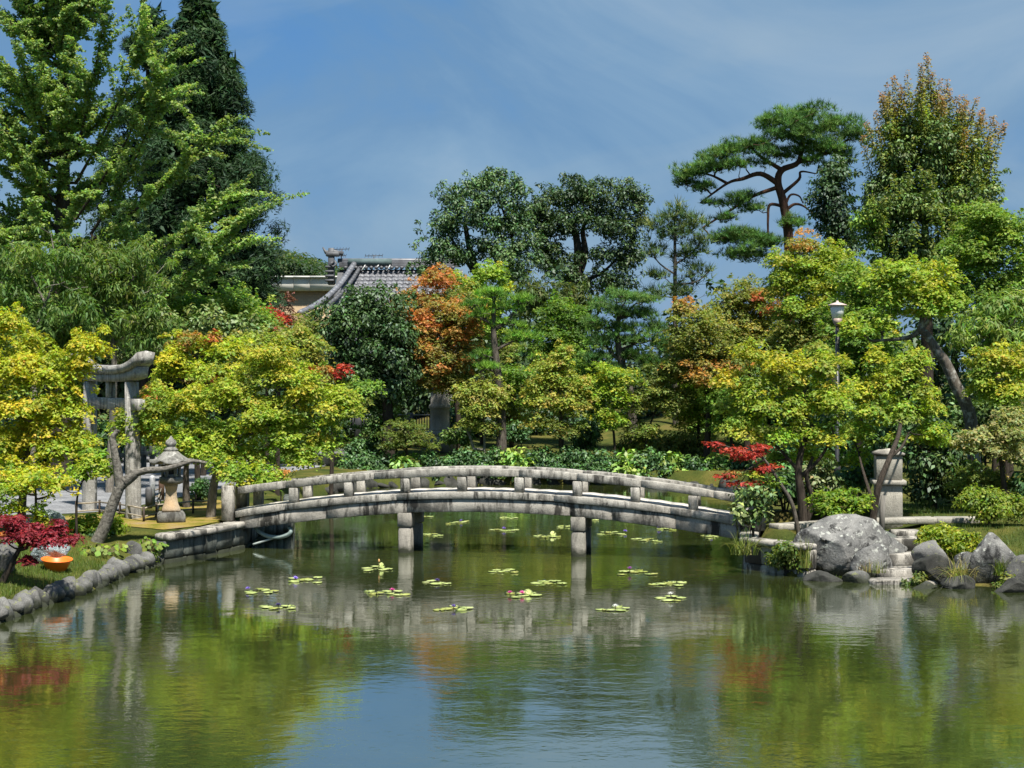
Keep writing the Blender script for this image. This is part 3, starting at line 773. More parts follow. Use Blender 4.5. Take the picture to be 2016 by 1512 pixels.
# ------------------------------------------------------------------ the tall lantern across the pond
QY = 69.3; q0 = P(866, 880, QY); qz = gz1(q0[0], QY) - .02
big = empty('tall_stone_lantern', (q0[0], QY, qz), 'massive pale stone lantern with ringed round shaft standing among shrubs across the pond', 'stone lantern')
def QZ(py): return P(866, py, QY)[2] - qz
MB().lathe((0, 0, 0), [(.84, 0), (.84, QZ(861)), (.8, QZ(859))], 8, rz=.0).part('base', STONE_PALE, big)
pet = MB()
for i in range(16):
    a = 2 * math.pi * i / 16; m = MB().lathe((0, 0, 0), [(.02, -.13), (.13, -.09), (.16, 0), (.13, .09), (.03, .14)], 8)
    ca, sa = math.cos(a), math.sin(a); pet.add([(.62 * ca + (x * .9) * ca - y * sa, .62 * sa + x * .9 * sa + y * ca, QZ(855) + z) for x, y, z in m.v], m.f)
pet.part('lotus_ring', STONE_PALE, big, True)
MB().lathe((0, 0, QZ(860)), [(.66, 0), (.64, .2), (.5, .28)], 20).part('ring_core', STONE_PALE, big, True)
zb, zm, zt = QZ(849), QZ(801), QZ(752)
MB().lathe((0, 0, 0), [(.47, zb), (.49, zb + .08), (.44, zb + .12), (.435, zm - .12), (.45, zm - .1), (.50, zm - .04), (.50, zm + .06), (.45, zm + .12), (.425, zm + .16), (.42, zt)], 28).part('shaft', STONE_PALE, big, True)
MB().lathe((0, 0, 0), [(.42, zt + .002), (.62, zt + .1), (.74, zt + .3), (.68, zt + .36)], 16).part('platform_bowl', STONE_PALE, big, True)
MB().lathe((0, 0, 0), [(.82, zt + .363), (.86, zt + .42), (.86, zt + .62), (.8, zt + .66)], 6).part('platform', STONE_PALE, big)
MB().lathe((0, 0, 0), [(.42, zt + .663), (.42, zt + 1.3)], 6).part('fire_box', STONE_PALE, big)
MB().lathe((0, 0, 0), [(.5, zt + 1.31), (.98, zt + 1.3), (1.0, zt + 1.38), (.6, zt + 1.6), (.25, zt + 1.85)], 6).part('cap', STONE_PALE, big)
MB().lathe((0, 0, 0), [(.2, zt + 1.852), (.22, zt + 1.95), (.14, zt + 2.05), (.2, zt + 2.2), (.16, zt + 2.35), (.02, zt + 2.5)], 12).part('finial', STONE_PALE, big, True)

# ------------------------------------------------------------------ square stone marker on the right bank
kY = 39.6; k0 = P(1748, 1018, kY); kz = gz1(k0[0], kY) - .01; u = kY / FPX
mk = empty('stone_pillar', (k0[0], kY, kz), 'square pale stone pillar with flat cap and waist band on the right bank', 'stone pillar', rz=-.13)
def KZ(py): return P(1748, py, kY)[2] - kz
MB().box((0, 0, KZ(953) / 2), (52 * u, 52 * u, KZ(953)), 0, .02, .96).part('lower_block', STONE_PALE, mk)
MB().box((0, 0, (KZ(953) + KZ(944)) / 2 + .002), (64 * u, 64 * u, KZ(944) - KZ(953)), 0, .015).part('band', STONE_PALE, mk)
MB().box((0, 0, (KZ(944) + KZ(896)) / 2 + .004), (50 * u, 50 * u, KZ(896) - KZ(944)), 0, .015).part('upper_block', STONE_PALE, mk)
c4 = KZ(896) + .006
MB().lathe((0, 0, c4), [(.53, 0), (.55, .06), (.36, .12), (.05, .17)], 4).part('cap', STONE, mk)
k = NT('grey weathered wood'); n_ = k.noise(k.pos((9, 9, .9)), 2, 6, .6)
k.bump(n_, .6, .02); WOOD_GREY = k.fin(k.ramp(n_, [(.3, (.09, .085, .075)), (.7, (.25, .235, .21))]), .9, .15)
st = P(1736, 1042, 37.9); sz = gz1(st[0], st[1])
o = MB().tube([(0, 0, -.1), (.01, 0, .6), (.035, 0, 1.06)], [.075, .07, .066], 9).part('wooden_stake', WOOD_GREY)
o.location = (st[0], st[1], sz); tag(o, 'upright grey wooden stake in front of the square stone pillar', 'stake')

# ------------------------------------------------------------------ park lamp
lmY = 43.5; l0 = P(1648, 975, lmY); lz = gz1(l0[0], lmY)
lampo = empty('park_lamp', (l0[0], lmY, lz), 'park lamp with white tapered shade and brimmed cap on a dark pole', 'lamp')
def PZ(py): return P(1648, py, lmY)[2] - lz
u = lmY / FPX
DARKMETAL = plain('dark painted metal', (.035, .036, .04), .45, .5, .2)
MB().lathe((0, 0, 0), [(.085, -.05), (.085, PZ(928)), (.1, PZ(926)), (.1, PZ(920)), (.06, PZ(914)), (.055, PZ(640))], 14).part('pole', DARKMETAL, lampo, True)
MB().lathe((0, 0, 0), [(.05, PZ(642)), (.115, PZ(636)), (.15, PZ(627))], 18).part('collar', plain('pinkish lamp metal', (.36, .27, .23), .5), lampo, True)
MB().lathe((0, 0, 0), [(.15, PZ(627) + .002), (.19, PZ(612)), (.195, PZ(602))], 20).part('shade', plain('opal white shade', (.72, .74, .76), .35, .5, .04), lampo, True)
MB().lathe((0, 0, 0), [(.27, PZ(602) + .002), (.27, PZ(600)), (.14, PZ(597)), (.04, PZ(595)), (.03, PZ(592))], 22).part('cap', plain('pink beige lamp cap', (.52, .42, .38), .5, .4, .1), lampo)

# ------------------------------------------------------------------ temple roof, flat building, aerials, hill
k = NT('silver grey roof tile'); n_ = k.noise(k.pos(), 2.2, 4)
TILE = k.fin(k.ramp(n_, [(.3, (.095, .098, .108)), (.7, (.20, .206, .225))]), .45, .5)
TILE_DARK = plain('dark ridge tile', (.085, .088, .095), .55, .5, .3, 2)
NET = plain('green grey ridge netting', (.10, .14, .14), .8, .2, .2, 3)
RY = 108.0
ro = P(760, 560, RY); rzg = gz1(ro[0], RY)
temple = empty('temple_building', (ro[0], RY, rzg), 'temple building with curved silver-grey tiled roof rising behind the trees', 'building')
def RP(px, py, dy=0): return P(px, py, RY + dy)
x0, x1 = RP(668, 560)[0], RP(905, 560)[0]; zr = RP(760, 531)[2]          # foot of the ridge
# slope falls towards the viewer, concave
def slope(t):   # t: 0 at the ridge, 1 at the eave -> (dy, dz)
    return -9.5 * t, -6.2 * (1.25 * t - .25 * t * t)
tw, tl = .40, .42
nrow, ncol = 12, 21
tile = MB(); m_ = 4; tv, tf = [], []
for i in range(m_ + 1):
    x = tw * i / m_; hgt_ = .075 * math.cos(2 * math.pi * i / m_) if i in (0, m_) else (-.03 if i == 2 else .02)
    for (yy, zz) in ((0, 0), (-tl * 1.1, .035)):
        tv.append((x * 1.02, yy, zz + hgt_)); tv.append((x * 1.02, yy, zz + hgt_ - .035))
for i in range(m_):
    a = i * 4; b = a + 4
    tf += [(a, a + 2, b + 2, b), (a + 1, b + 1, b + 3, a + 3), (a + 2, a + 3, b + 3, b + 2), (a, b, b + 1, a + 1)]
tf += [(0, 1, 3, 2), (m_ * 4, m_ * 4 + 2, m_ * 4 + 3, m_ * 4 + 1)]
tile_me = mesh_py('roof_tile', tv, tf, TILE)
plane_v, plane_f = [], []
for i in range(17):
    dy, dz = slope(i / 16); plane_v += [(x0 - .1, RY + dy, zr + dz - .12), (x1, RY + dy, zr + dz - .12)]
    if i: plane_f.append((2 * i - 2, 2 * i, 2 * i + 1, 2 * i - 1))
roof = link('roof', mesh_py('roof', plane_v, plane_f, TILE_DARK), temple, world_pts=True)
L_slope = math.hypot(9.5, 6.2)
for r_ in range(nrow):
    t = r_ * tl / L_slope; dy, dz = slope(t); dy2, dz2 = slope(t + tl / L_slope); ang = math.atan2(dz - dz2, dy - dy2)
    for c_ in range(ncol):
        link('tile', tile_me, roof, (x0 + .35 + c_ * tw + rng.normal(0, .006), RY + dy, zr + dz + rng.normal(0, .008)), (ang + rng.normal(0, .012), 0, 0), world_pts=True)
# back slope and gable fill, walls
bv = [(x0, RY, zr), (x1, RY, zr), (x1, RY + 9, zr - 6), (x0, RY + 9, zr - 6)]
link('back_slope', mesh_py('back_slope', bv, [(0, 1, 2, 3)], TILE_DARK), temple, world_pts=True)
ww = MB().box(((x0 + x1) / 2 + 1, RY, (rzg + zr - 6.3) / 2), (x1 - x0 - 2, 15, zr - 6.3 - rzg)); ww.part('wall', plain('white plaster', (.6, .58, .53), .9), temple, world_pts=True)
gv = [(x0 - .02, RY - 9.0, zr - 6), (x0 - .02, RY, zr - .2), (x0 - .02, RY + 9, zr - 6.05)]
link('gable', mesh_py('gable', gv, [(0, 1, 2)], plain('gable timber', (.16, .14, .12), .9)), temple, world_pts=True)
# ridge: stacked courses, a line of round end tiles, netting over the left stretch
zt_ = RP(760, 511)[2]
nr = 5
for i in range(nr):
    a = zr + .18 + (zt_ - zr - .3) * i / nr; b = zr + .18 + (zt_ - zr - .3) * (i + 1) / nr
    MB().box(((x0 + x1) / 2, RY, (a + b) / 2), (x1 - x0, .62 - .05 * i + (.06 if i % 2 else 0), b - a - .02), 0, .02).part('ridge_course', TILE, temple, world_pts=True)
MB().tube([(x0 - .1, RY, zt_ - .08), (x1, RY, zt_ - .08)], .17, 10).part('ridge_cap', TILE, temple, True, world_pts=True)
rt = MB().tube([(0, -.48, 0), (0, .1, .06)], .13, 9).mesh('ridge_round_tile', TILE_DARK, True)
for i in range(22):
    link('round_tile', rt, temple, (x0 + .5 + i * .36, RY - .12, zr + .10), world_pts=True)
na, nb = RP(686, 520)[0], RP(772, 520)[0]
MB().box(((na + nb) / 2, RY - .36, (zr + .34 + zt_) / 2), (nb - na, .03, zt_ - zr - .28), 0, 0).part('netting', NET, temple, world_pts=True)
for px in (694, 716, 742, 765):
    a = RP(px, 520)[0]
    MB().tube([(a, RY - .42, zt_ - .6), (a + .15, RY - .46, zr + .3), (a - .1, RY - .6, zr - .1)], .035, 5).part('net_tie', plain('white cord', (.6, .6, .58), .8), temple, world_pts=True)
# gable-end verge: a descending ridge of segments on the left edge
vp = [P(*q) for q in ((697, 520, RY - .3), (682, 543, RY - 2.0), (664, 566, RY - 4.0), (640, 588, RY - 6.0), (612, 606, RY - 8.0), (590, 616, RY - 9.4))]
vp = spline(vp, 5)
for i in range(len(vp) - 1):
    MB().tube([vp[i], vp[i] + (vp[i + 1] - vp[i]) * 1.12], [.21, .175], 10).part('verge_tile', TILE, temple, True, world_pts=True)
    MB().tube([vp[i] + np.array((.42, .1, -.22)), vp[i] + (vp[i + 1] - vp[i]) * 1.1 + np.array((.42, .1, -.22))], [.15, .13], 8).part('verge_tile', TILE_DARK, temple, True, world_pts=True)
e0 = RP(652, 528)
orn = MB()
orn.box((e0[0] + .05, RY - .3, e0[2] + .1), (.5, .5, 2.6), 0, .05, .8).box((e0[0] + .15, RY - .34, e0[2] + .95), (.95, .5, .3), 0, .05)
orn.tube([(e0[0] + .9, RY - .34, e0[2] + 1.0), (e0[0] + .1, RY - .34, e0[2] + 1.15), (e0[0] - .35, RY - .34, e0[2] + 1.1), (e0[0] - .55, RY - .34, e0[2] + 1.45)], [.16, .17, .13, .05], 8)
orn.tube([(e0[0] + .3, RY - .6, e0[2] + .5), (e0[0] + .45, RY - .62, e0[2] + .25), (e0[0] + .2, RY - .62, e0[2] + .05), (e0[0] + .0, RY - .62, e0[2] + .25), (e0[0] + .2, RY - .62, e0[2] + .38)], .09, 6)
for q in range(4): orn.box((e0[0] - .05, RY - .5, e0[2] - .9 + .32 * q), (.62, .3, .16), 0, .04)
orn.part('ridge_end_ornament', TILE_DARK, temple, world_pts=True)

BY = 124.0
b0, b1 = P(538, 560, BY), P(700, 560, BY); bz = gz1(b0[0], BY)
flat = empty('flat_roofed_building', ((b0[0] + b1[0]) / 2, BY, bz), 'beige tile-clad building with pale flat parapet beside the temple roof', 'building')
zp0, zp1 = P(580, 573, BY)[2], P(580, 548, BY)[2]
k = NT('beige wall tile'); br = k.n.new('ShaderNodeTexBrick'); mp = k.pos((1, 1, 1)); cmb = k.n.new('ShaderNodeCombineXYZ'); sep = k.n.new('ShaderNodeSeparateXYZ')
k.l.new(mp, sep.inputs[0]); k.l.new(sep.outputs['X'], cmb.inputs['X']); k.l.new(sep.outputs['Z'], cmb.inputs['Y']); k.l.new(cmb.outputs[0], br.inputs['Vector'])
br.inputs['Color1'].default_value = (.42, .31, .19, 1); br.inputs['Color2'].default_value = (.36, .265, .16, 1); br.inputs['Mortar'].default_value = (.28, .21, .14, 1); br.inputs['Scale'].default_value = 1.4; br.inputs['Mortar Size'].default_value = .02
BEIGE = k.fin(br.outputs['Color'], .8, .2)
MB().box(((b0[0] + b1[0]) / 2, BY + 5, (bz + zp0) / 2), (b1[0] - b0[0], 10, zp0 - bz)).part('wall', BEIGE, flat, world_pts=True)
wpx = [(534, 580), (580, 612), (612, 705)]
for a, b in wpx:
    xa, xb = P(a, 560, BY)[0], P(b, 560, BY)[0]
    MB().box(((xa + xb) / 2, BY + 4.6, (zp0 + zp1) / 2 + .003), (xb - xa - .03, 10.4, zp1 - zp0)).part('parapet_panel', plain('pale concrete', (.55, .53, .48), .85, .2, .08, 1), flat, world_pts=True)
    MB().box(((xa + xb) / 2, BY + 4.5, zp1 + .08), (xb - xa - .02, 10.7, .14)).part('parapet_cap', plain('pale cap', (.62, .61, .58), .8, .2, .05, 1), flat, world_pts=True)
MB().box((P(541, 600, BY)[0], BY - .1, (bz + zp0) / 2 - .004), (.16, .16, zp0 - bz - .02)).part('corner_pipe', DARKMETAL, flat, world_pts=True)
for lab, px, pt, pb, arms in (('thin television aerial on a mast above the temple ridge end', 672, 491, 512, ((491, 15), (504, 9))), ('low wide television aerial above the middle of the temple ridge', 736, 503, 513, ((504, 17),))):
    a = RP(px, pb, .5); zt2 = P(px, pt, RY + .5)[2]
    an = empty('television_aerial', (a[0], RY + .5, a[2] - .3), lab, 'aerial')
    MB().tube([(0, 0, 0), (0, 0, zt2 - a[2] + .35)], .035, 5).part('mast', DARKMETAL, an)
    for ay, half in arms:
        z = P(px, ay, RY + .5)[2] - a[2] + .3; h = M(half, RY); ar = MB().tube([(-h, 0, z), (h, 0, z + .03)], .025, 5)
        for q in np.linspace(-h, h, 6): ar.tube([(q, -.3, z - .12), (q, .3, z + .16)], .018, 4)
        ar.part('antenna_arm', DARKMETAL, an)

HY = 520.0
hill_px = [(-300, 560), (0, 470), (250, 440), (420, 455), (545, 486), (570, 497), (610, 507), (650, 516), (760, 545), (900, 590), (1100, 640), (1400, 680)]
hp = np.array([P(a, b, HY) for a, b in hill_px]); hv, hf = [], []
for i, q in enumerate(hp):
    for t in np.linspace(0, 1, 9): hv.append((q[0], HY - 220 * (1 - t), 2 + (q[2] - 2 - 9) * math.sin(t * math.pi / 2) ** 1.2 - 1))
    for t in (1, 2): hv.append((q[0], HY + 120 * t, (q[2] - 9) * (1 - .45 * t)))
nn_ = 11
for i in range(len(hp) - 1):
    for j in range(nn_ - 1): hf.append((i * nn_ + j, i * nn_ + nn_ + j, i * nn_ + nn_ + j + 1, i * nn_ + j + 1))
tag(link('hill', mesh_py('hill', hv, hf, plain('wooded hill soil', (.03, .05, .018), .95, .1), True)), kind='structure')
fc = Crown('broad', 1.25)
for i_ in range(420):
    px = rng.uniform(525, 690) if i_ < 300 else rng.uniform(380, 800); t = rng.uniform(.70, 1.0); zc = np.interp(px, [a for a, _ in hill_px], hp[:, 2]); Yq = HY - 220 * (1 - t)
    x = np.interp(px, [a for a, _ in hill_px], hp[:, 0]); z = 1 + (zc - 11) * math.sin(t * math.pi / 2) ** 1.2 + rng.uniform(1, 7)
    col = pick([(5, (.05, .095, .035)), (3, (.07, .125, .04)), (1, (.12, .15, .04)), (2, (.035, .07, .032))]); r_ = rng.uniform(2.6, 5.0)
    fc.pad((x, Yq, z), (r_, r_, r_ * .95), 95, col, False)
tag(fc.build('forest', None, LEAF), 'distant wooded hillside beyond the flat building', 'forest', kind='stuff')

# ------------------------------------------------------------------ stones
import bmesh
def rock_mesh(name, seed, mat, cuts=9, sub=3, rough=.10, squash=(1, 1, 1), smooth=False, kmin=.55):
    """unit boulder: a ball planed off by random facets, then roughened"""
    r = np.random.default_rng(seed); bm = bmesh.new(); bmesh.ops.create_icosphere(bm, subdivisions=sub, radius=1)
    v = np.array([q.co for q in bm.verts]); f = [[q.index for q in fc_.verts] for fc_ in bm.faces]; bm.free()
    for _ in range(cuts):
        d = norm(r.normal(0, 1, 3)); k_ = r.uniform(kmin, .85); h = v @ d; v = v - np.clip(h - k_, 0, None)[:, None] * d
    ph = r.uniform(0, 6, (6, 3)); fr = r.uniform(1.5, 5, (6, 3))
    n = sum(np.sin((v * fr[i] + ph[i]).sum(1)) / (1 + i * .5) for i in range(6)) / 3
    if sub > 3:
        f2 = r.uniform(6, 16, (5, 3)); p2 = r.uniform(0, 6, (5, 3)); n = n + .35 * sum(np.abs(np.sin((v * f2[i] + p2[i]).sum(1))) for i in range(5)) / 2.5
    v = v * (1 + rough * n[:, None]) + r.normal(0, rough * .12, v.shape); v = v * np.array(squash)
    me = mesh_np(name, v, np.array(f).ravel(), np.full(len(f), 3), mat, smooth); return me
river_me = [rock_mesh('edging_stone', 20 + i, RIVER, 4, 2, .06, smooth=True) for i in range(5)]
edge = empty('stone_edging', (*G(120, 1190)[:2], 0), 'row of rounded grey river stones edging the grassy bank at left', 'stone edging')
sp = np.array([G(a, b)[:2] for a, b in LEFT_SHORE[1:]])
seg = np.linalg.norm(np.diff(sp, axis=0), axis=1); cum = np.concatenate(([0], np.cumsum(seg))); t = 0.0; i = 0
while t < cum[-1]:
    l = rng.uniform(.30, .46); x, y = np.interp(t, cum, sp[:, 0]), np.interp(t, cum, sp[:, 1])
    x2, y2 = np.interp(t + .2, cum, sp[:, 0]), np.interp(t + .2, cum, sp[:, 1]); a = math.atan2(y2 - y, x2 - x)
    h = rng.uniform(.24, .34)
    link('stone', river_me[i % 5], edge, (x - .05 + rng.normal(0, .03), y + .12 + rng.normal(0, .04), .12 + rng.normal(0, .03)), (rng.normal(0, .2), rng.normal(0, .25), a + rng.normal(0, .2)), (l * .46 * rng.uniform(.85, 1.2), .26 * rng.uniform(.8, 1.2), h * rng.uniform(.7, 1.15)), world_pts=True)
    if rng.random() < .75: link('stone', river_me[(i + 2) % 5], edge, (x - .02, y - .03, -.04), (rng.normal(0, .3), 0, a), (l * .5, .22, .16), world_pts=True)
    t += l * .80; i += 1
def boulder(name, label, px, py, Y, w, h, seed, mat=BOULDER, dep=.8, cuts=10, rot=0.0, tilt=0.0, cat='boulder', group=None, rough=.09):
    """px, py: centre of its foot"""
    c = P(px, py, Y); me = rock_mesh(name, seed, mat, cuts, 4, rough, kmin=.5 if cuts > 8 else .55)
    W, H = M(w, Y) / 2, M(h, Y)
    o = link(name, me, None, (c[0], Y, c[2] + H * .40), (0, tilt, rot), (W * (1.12 if cuts < 9 else 1.32), W * dep * 1.1, H * (.68 if cuts < 9 else .8)))
    return tag(o, label, cat, group)
boulder('boulder', 'largest lichen-spotted dark boulder at the water edge beside the bridge wall', 1662, 1140, 35.1, 152, 104, 9, dep=.55, cuts=22, rough=.11)
boulder('boulder', 'low flat-topped rock behind the largest boulder', 1716, 1085, 36.6, 78, 36, 8, STONE_WALL, dep=.6)
boulder('boulder', 'wedge-shaped grey rock leaning beside the stone steps', 1722, 1142, 34.4, 70, 58, 12, dep=.5, tilt=-.45)
boulder('boulder', 'grey angular rock right of the stone steps', 1836, 1118, 34.4, 66, 44, 17, RIVER, dep=.6)
boulder('boulder', 'dark tilted ribbed rock at the water below the clipped round bush', 1842, 1148, 33.6, 74, 46, 23, ROCK_DARK, dep=.5, tilt=.35)
boulder('boulder', 'tall pale lichened boulder right of the round bush', 1952, 1150, 33.5, 86, 88, 31, dep=.6, rough=.07)
boulder('boulder', 'rounded rock cut by the right picture edge', 2014, 1154, 33.0, 56, 52, 37, RIVER, dep=.7)
boulder('boulder', 'large grey egg-shaped river stone standing on the left edging', 206, 1142, 35.4, 44, 42, 41, RIVER, dep=.8, cuts=3, rough=.04)
boulder('boulder', 'small pale round cobble on the left edging', 236, 1124, 36.0, 26, 20, 43, STONE_PALE, cuts=3, rough=.04)
boulder('boulder', 'upright mossy cobble above the left edging near the broad-leaved plants', 262, 1100, 36.5, 32, 34, 47, RIVER, cuts=4, rough=.05)
boulder('boulder', 'grey split rock cut by the left picture edge behind the red maple', 8, 1122, 31.5, 56, 52, 53, RIVER, dep=.8, cuts=5)
for (px, py, Y, w, h, s_, lab, mt) in ((1622, 1150, 34.1, 60, 26, 81, 'low wet rock at the water in front of the largest boulder', ROCK_DARK), (1690, 1152, 33.9, 46, 24, 82, 'small wet rock between the largest boulder and the steps', RIVER), (1760, 1092, 35.4, 40, 30, 83, 'small grey rock left of the upper steps', BOULDER), (1880, 1160, 33.0, 60, 26, 84, 'low wet rock below the yellowing sedge', ROCK_DARK),
                               (1905, 1128, 33.9, 46, 36, 85, 'grey rock between the sedge and the tall pale boulder', BOULDER), (1992, 1168, 32.4, 60, 24, 86, 'low wet rock below the right-edge boulder', ROCK_DARK), (1822, 1166, 32.9, 40, 18, 87, 'small wet rock just right of the lowest step', RIVER)):
    boulder('boulder', lab, px, py, Y, w, h, s_, mt)
for (px, py, Y, w, h, s_, lab) in ((640, 977, 61, 70, 30, 61, 'dark rock on the far shore seen through the bridge rail'), (660, 908, 64, 50, 26, 62, 'grey rock beside the path beyond the bridge')):
    boulder('boulder', lab, px, py, Y, w, h, s_, RIVER)
fs_ = empty('shore_rock_edging', (*G(1000, 955)[:2], 0), 'dark stones edging the far shore below the hedge', 'stone edging')
dark_me = [rock_mesh('shore_rock', 70 + i, ROCK_DARK, 6, 2, .08) for i in range(4)]
fp = np.array([G(a, b)[:2] for a, b in [(640, 972), (700, 962), (800, 958), (950, 955), (1130, 953), (1300, 956), (1420, 960), (1500, 968)]])
seg = np.linalg.norm(np.diff(fp, axis=0), axis=1); cum = np.concatenate(([0], np.cumsum(seg))); t = 0.; i = 0
while t < cum[-1]:
    x, y = np.interp(t, cum, fp[:, 0]), np.interp(t, cum, fp[:, 1]); l = rng.uniform(.45, .8)
    link('rock', dark_me[i % 4], fs_, (x, y + .25, .05), (rng.normal(0, .2), rng.normal(0, .2), rng.uniform(0, 6)), (l * .75, .4, rng.uniform(.18, .42)), world_pts=True); t += l; i += 1

# ------------------------------------------------------------------ steps and kerb on the right bank
steps = empty('stone_steps', (*G(1775, 1135)[:2], 0), 'worn stone steps descending to the water between the boulders', 'steps')
for (px, py, w, Y, h) in ((1782, 1158, 130, 33.5, .18), (1776, 1136, 100, 34.2, .24), (1780, 1106, 86, 35.0, .28), (1796, 1075, 70, 36.2, .2), (1790, 1060, 56, 37.0, .16)):
    c = P(px, py, Y); MB().box((c[0], Y + .25, c[2] - h / 2 + .12), (M(w, Y), .62, h + .1), .06, .03, jit=.01).part('step', STONE, steps, world_pts=True)
kerb = empty('stone_kerb', (*P(1700, 1030, 38.6)[:2], .86), 'long pale kerb stones edging the path in front of the stone pillar', 'kerb')
kx = [(1522, 37.0), (1600, 37.5), (1668, 38.1), (1735, 38.55), (1840, 38.7), (1925, 38.75)]
for (a, Ya), (b, Yb) in zip(kx[:-1], kx[1:]):
    A, B_ = P(a, 1030, Ya), P(b, 1030, Yb); d = B_ - A; L = math.hypot(d[0], d[1])
    MB().box(((A[0] + B_[0]) / 2, (Ya + Yb) / 2, .90), (L - .02, .42, .16), math.atan2(d[1], d[0]), .02, jit=.005).part('kerb_stone', STONE_PALE, kerb, world_pts=True)

# ------------------------------------------------------------------ orange basin, plastic bags, hose
oc = GG(111, 1124); oY = oc[1]
o = MB(); nn_ = 28; prof = [(.02, .012), (.20, .0), (.30, .20), (.335, .23), (.33, .25), (.29, .215), (.19, .018), (.02, .025)]
o.lathe((0, 0, 0), prof, nn_, cap=False)
ob = link('orange_basin', o.mesh('orange_basin', plain('faded orange plastic', (.80, .17, .02), .42, .45, .08, 5), True))
ob.location = (oc[0], oc[1], oc[2] + .02); ob.rotation_euler = (math.radians(5), math.radians(3), .2); tag(ob, 'round orange plastic basin tilted on the grassy bank', 'basin')
k = NT('clear crinkled plastic'); n_ = k.noise(k.pos((1, 1, 2)), 7, 5, .7, 1.5)
k.bump(n_, 1.0, .05); PLASTIC = k.fin(k.ramp(n_, [(.35, (.12, .16, .16)), (.65, (.34, .40, .41))]), .22, .6)
for (px, py, w, h, Y, seed, lab, sq) in ((102, 1112, 74, 46, 36.0, 5, 'tied clear plastic bag slumped on the bank behind the orange basin', .8), (92, 1055, 76, 50, 39.0, 9, 'pale plastic sheet bundle behind the red maple', .7)):
    c = GG(px, py); Y = c[1]; me = rock_mesh('plastic_bag', seed, PLASTIC, 5, 4, .13, smooth=True)
    o = link('plastic_bag', me, None, (c[0], Y, c[2] + M(h, Y) * .40), (0, 0, .3), (M(w, Y) / 2, M(w, Y) * .4, M(h, Y) * .6)); tag(o, lab, 'plastic bag')
hs = [P(*q) for q in ((500, 1034, 40.4), (512, 1048, 40.3), (530, 1056, 40.2), (552, 1057, 40.1), (568, 1052, 40.0), (573, 1044, 40.0), (569, 1038, 40.2))]
tag(MB().tube(spline(hs, 6), .055, 9).part('hose', plain('grey green hose', (.26, .33, .31), .5, .4, .1), None, True), 'grey-green hose looping from the wall under the left bridge end', 'hose')
hs = [P(*q) for q in ((498, 1072, 40.2), (530, 1062, 40.2), (568, 1050, 40.1))]
tag(MB().tube(spline(hs, 5), .03, 7).part('drain_pipe', plain('pale pipe', (.33, .38, .36), .5), None, True), 'thin pale pipe running along the foot of the wall under the bridge', 'pipe')

# ------------------------------------------------------------------ low bamboo fence, bollards on the left bank
k = NT('weathered bamboo'); n_ = k.noise(k.pos((3, 3, 9)), 2, 4)
BAMBOO = k.fin(k.ramp(n_, [(.3, (.17, .14, .10)), (.7, (.42, .37, .29))]), .6, .3); BAMBOO_POST = plain('dark fence post', (.06, .045, .035), .8)
fence = empty('bamboo_fence', (*G(283, 1025, .7)[:2], .7), 'low fence of thin bamboo rails on dark posts around the mossy bank', 'fence')
def fpost(px, py, h=.42):
    q = G(px, py, .7); MB().tube([(q[0], q[1], .66), (q[0], q[1], .7 + h)], .032, 7).part('post', BAMBOO_POST, fence, world_pts=True); return q
def frail(a, b, z, r=.022):
    MB().tube([(a[0], a[1], .7 + z), ((a[0] + b[0]) / 2, (a[1] + b[1]) / 2, .7 + z + rng.normal(0, .01)), (b[0], b[1], .7 + z)], r, 7).part('rail', BAMBOO, fence, world_pts=True)
runs = [[(150, 1017), (196, 1014), (236, 1019), (283, 1028)], [(283, 1028), (308, 1020), (318, 983), (292, 992)], [(308, 1020), (380, 1012), (420, 1011)]]
done = {}
for rn in runs:
    pp = []
    for q in rn:
        if q not in done: done[q] = fpost(*q)
        pp.append(done[q])
    for a, b in zip(pp[:-1], pp[1:]): frail(a, b, .36); frail(a, b, .14)
for (px, py, h, r_, mat, lab) in ((293, 1001, .60, .10, plain('dark grey bollard', (.10, .10, .105), .7), 'dark grey cylindrical post left of the stone lantern'), (300, 994, .86, .085, plain('pale bollard', (.42, .43, .45), .6), 'pale grey round-headed post behind the dark one near the lantern'), (318, 985, .62, .09, plain('brown post', (.12, .07, .045), .8), 'short brown wooden post just left of the lantern shaft')):
    q = G(px, py, .7); o = MB().lathe((0, 0, 0), [(r_, -.03), (r_, h - .05), (r_ * .85, h), (r_ * .3, h + .025)], 14).part('bollard', mat, None, True); o.location = (q[0], q[1], .7); tag(o, lab, 'bollard')
# stone slab fence at the back of the forecourt
sfY = 60.0
sf = empty('stone_fence', (*P(300, 930, sfY)[:2], .7), 'low grey stone post fence at the back of the gravel forecourt', 'fence')
for i in range(11):
    q = P(215 + i * 17, 940, sfY + i * .5); MB().box((q[0], q[1], 1.15), (.22, .2, .95), .2, .02).part('post', STONE_WALL, sf, world_pts=True)
for (a, b) in ((212, 300), (300, 388)):
    A, B_ = P(a, 930, sfY - .22 + (a - 215) / 34), P(b, 930, sfY - .22 + (b - 215) / 34); d = B_ - A
    MB().box(((A[0] + B_[0]) / 2, (A[1] + B_[1]) / 2, 1.35), (math.hypot(d[0], d[1]), .12, .16), math.atan2(d[1], d[0]), .015).part('rail', STONE_WALL, sf, world_pts=True)
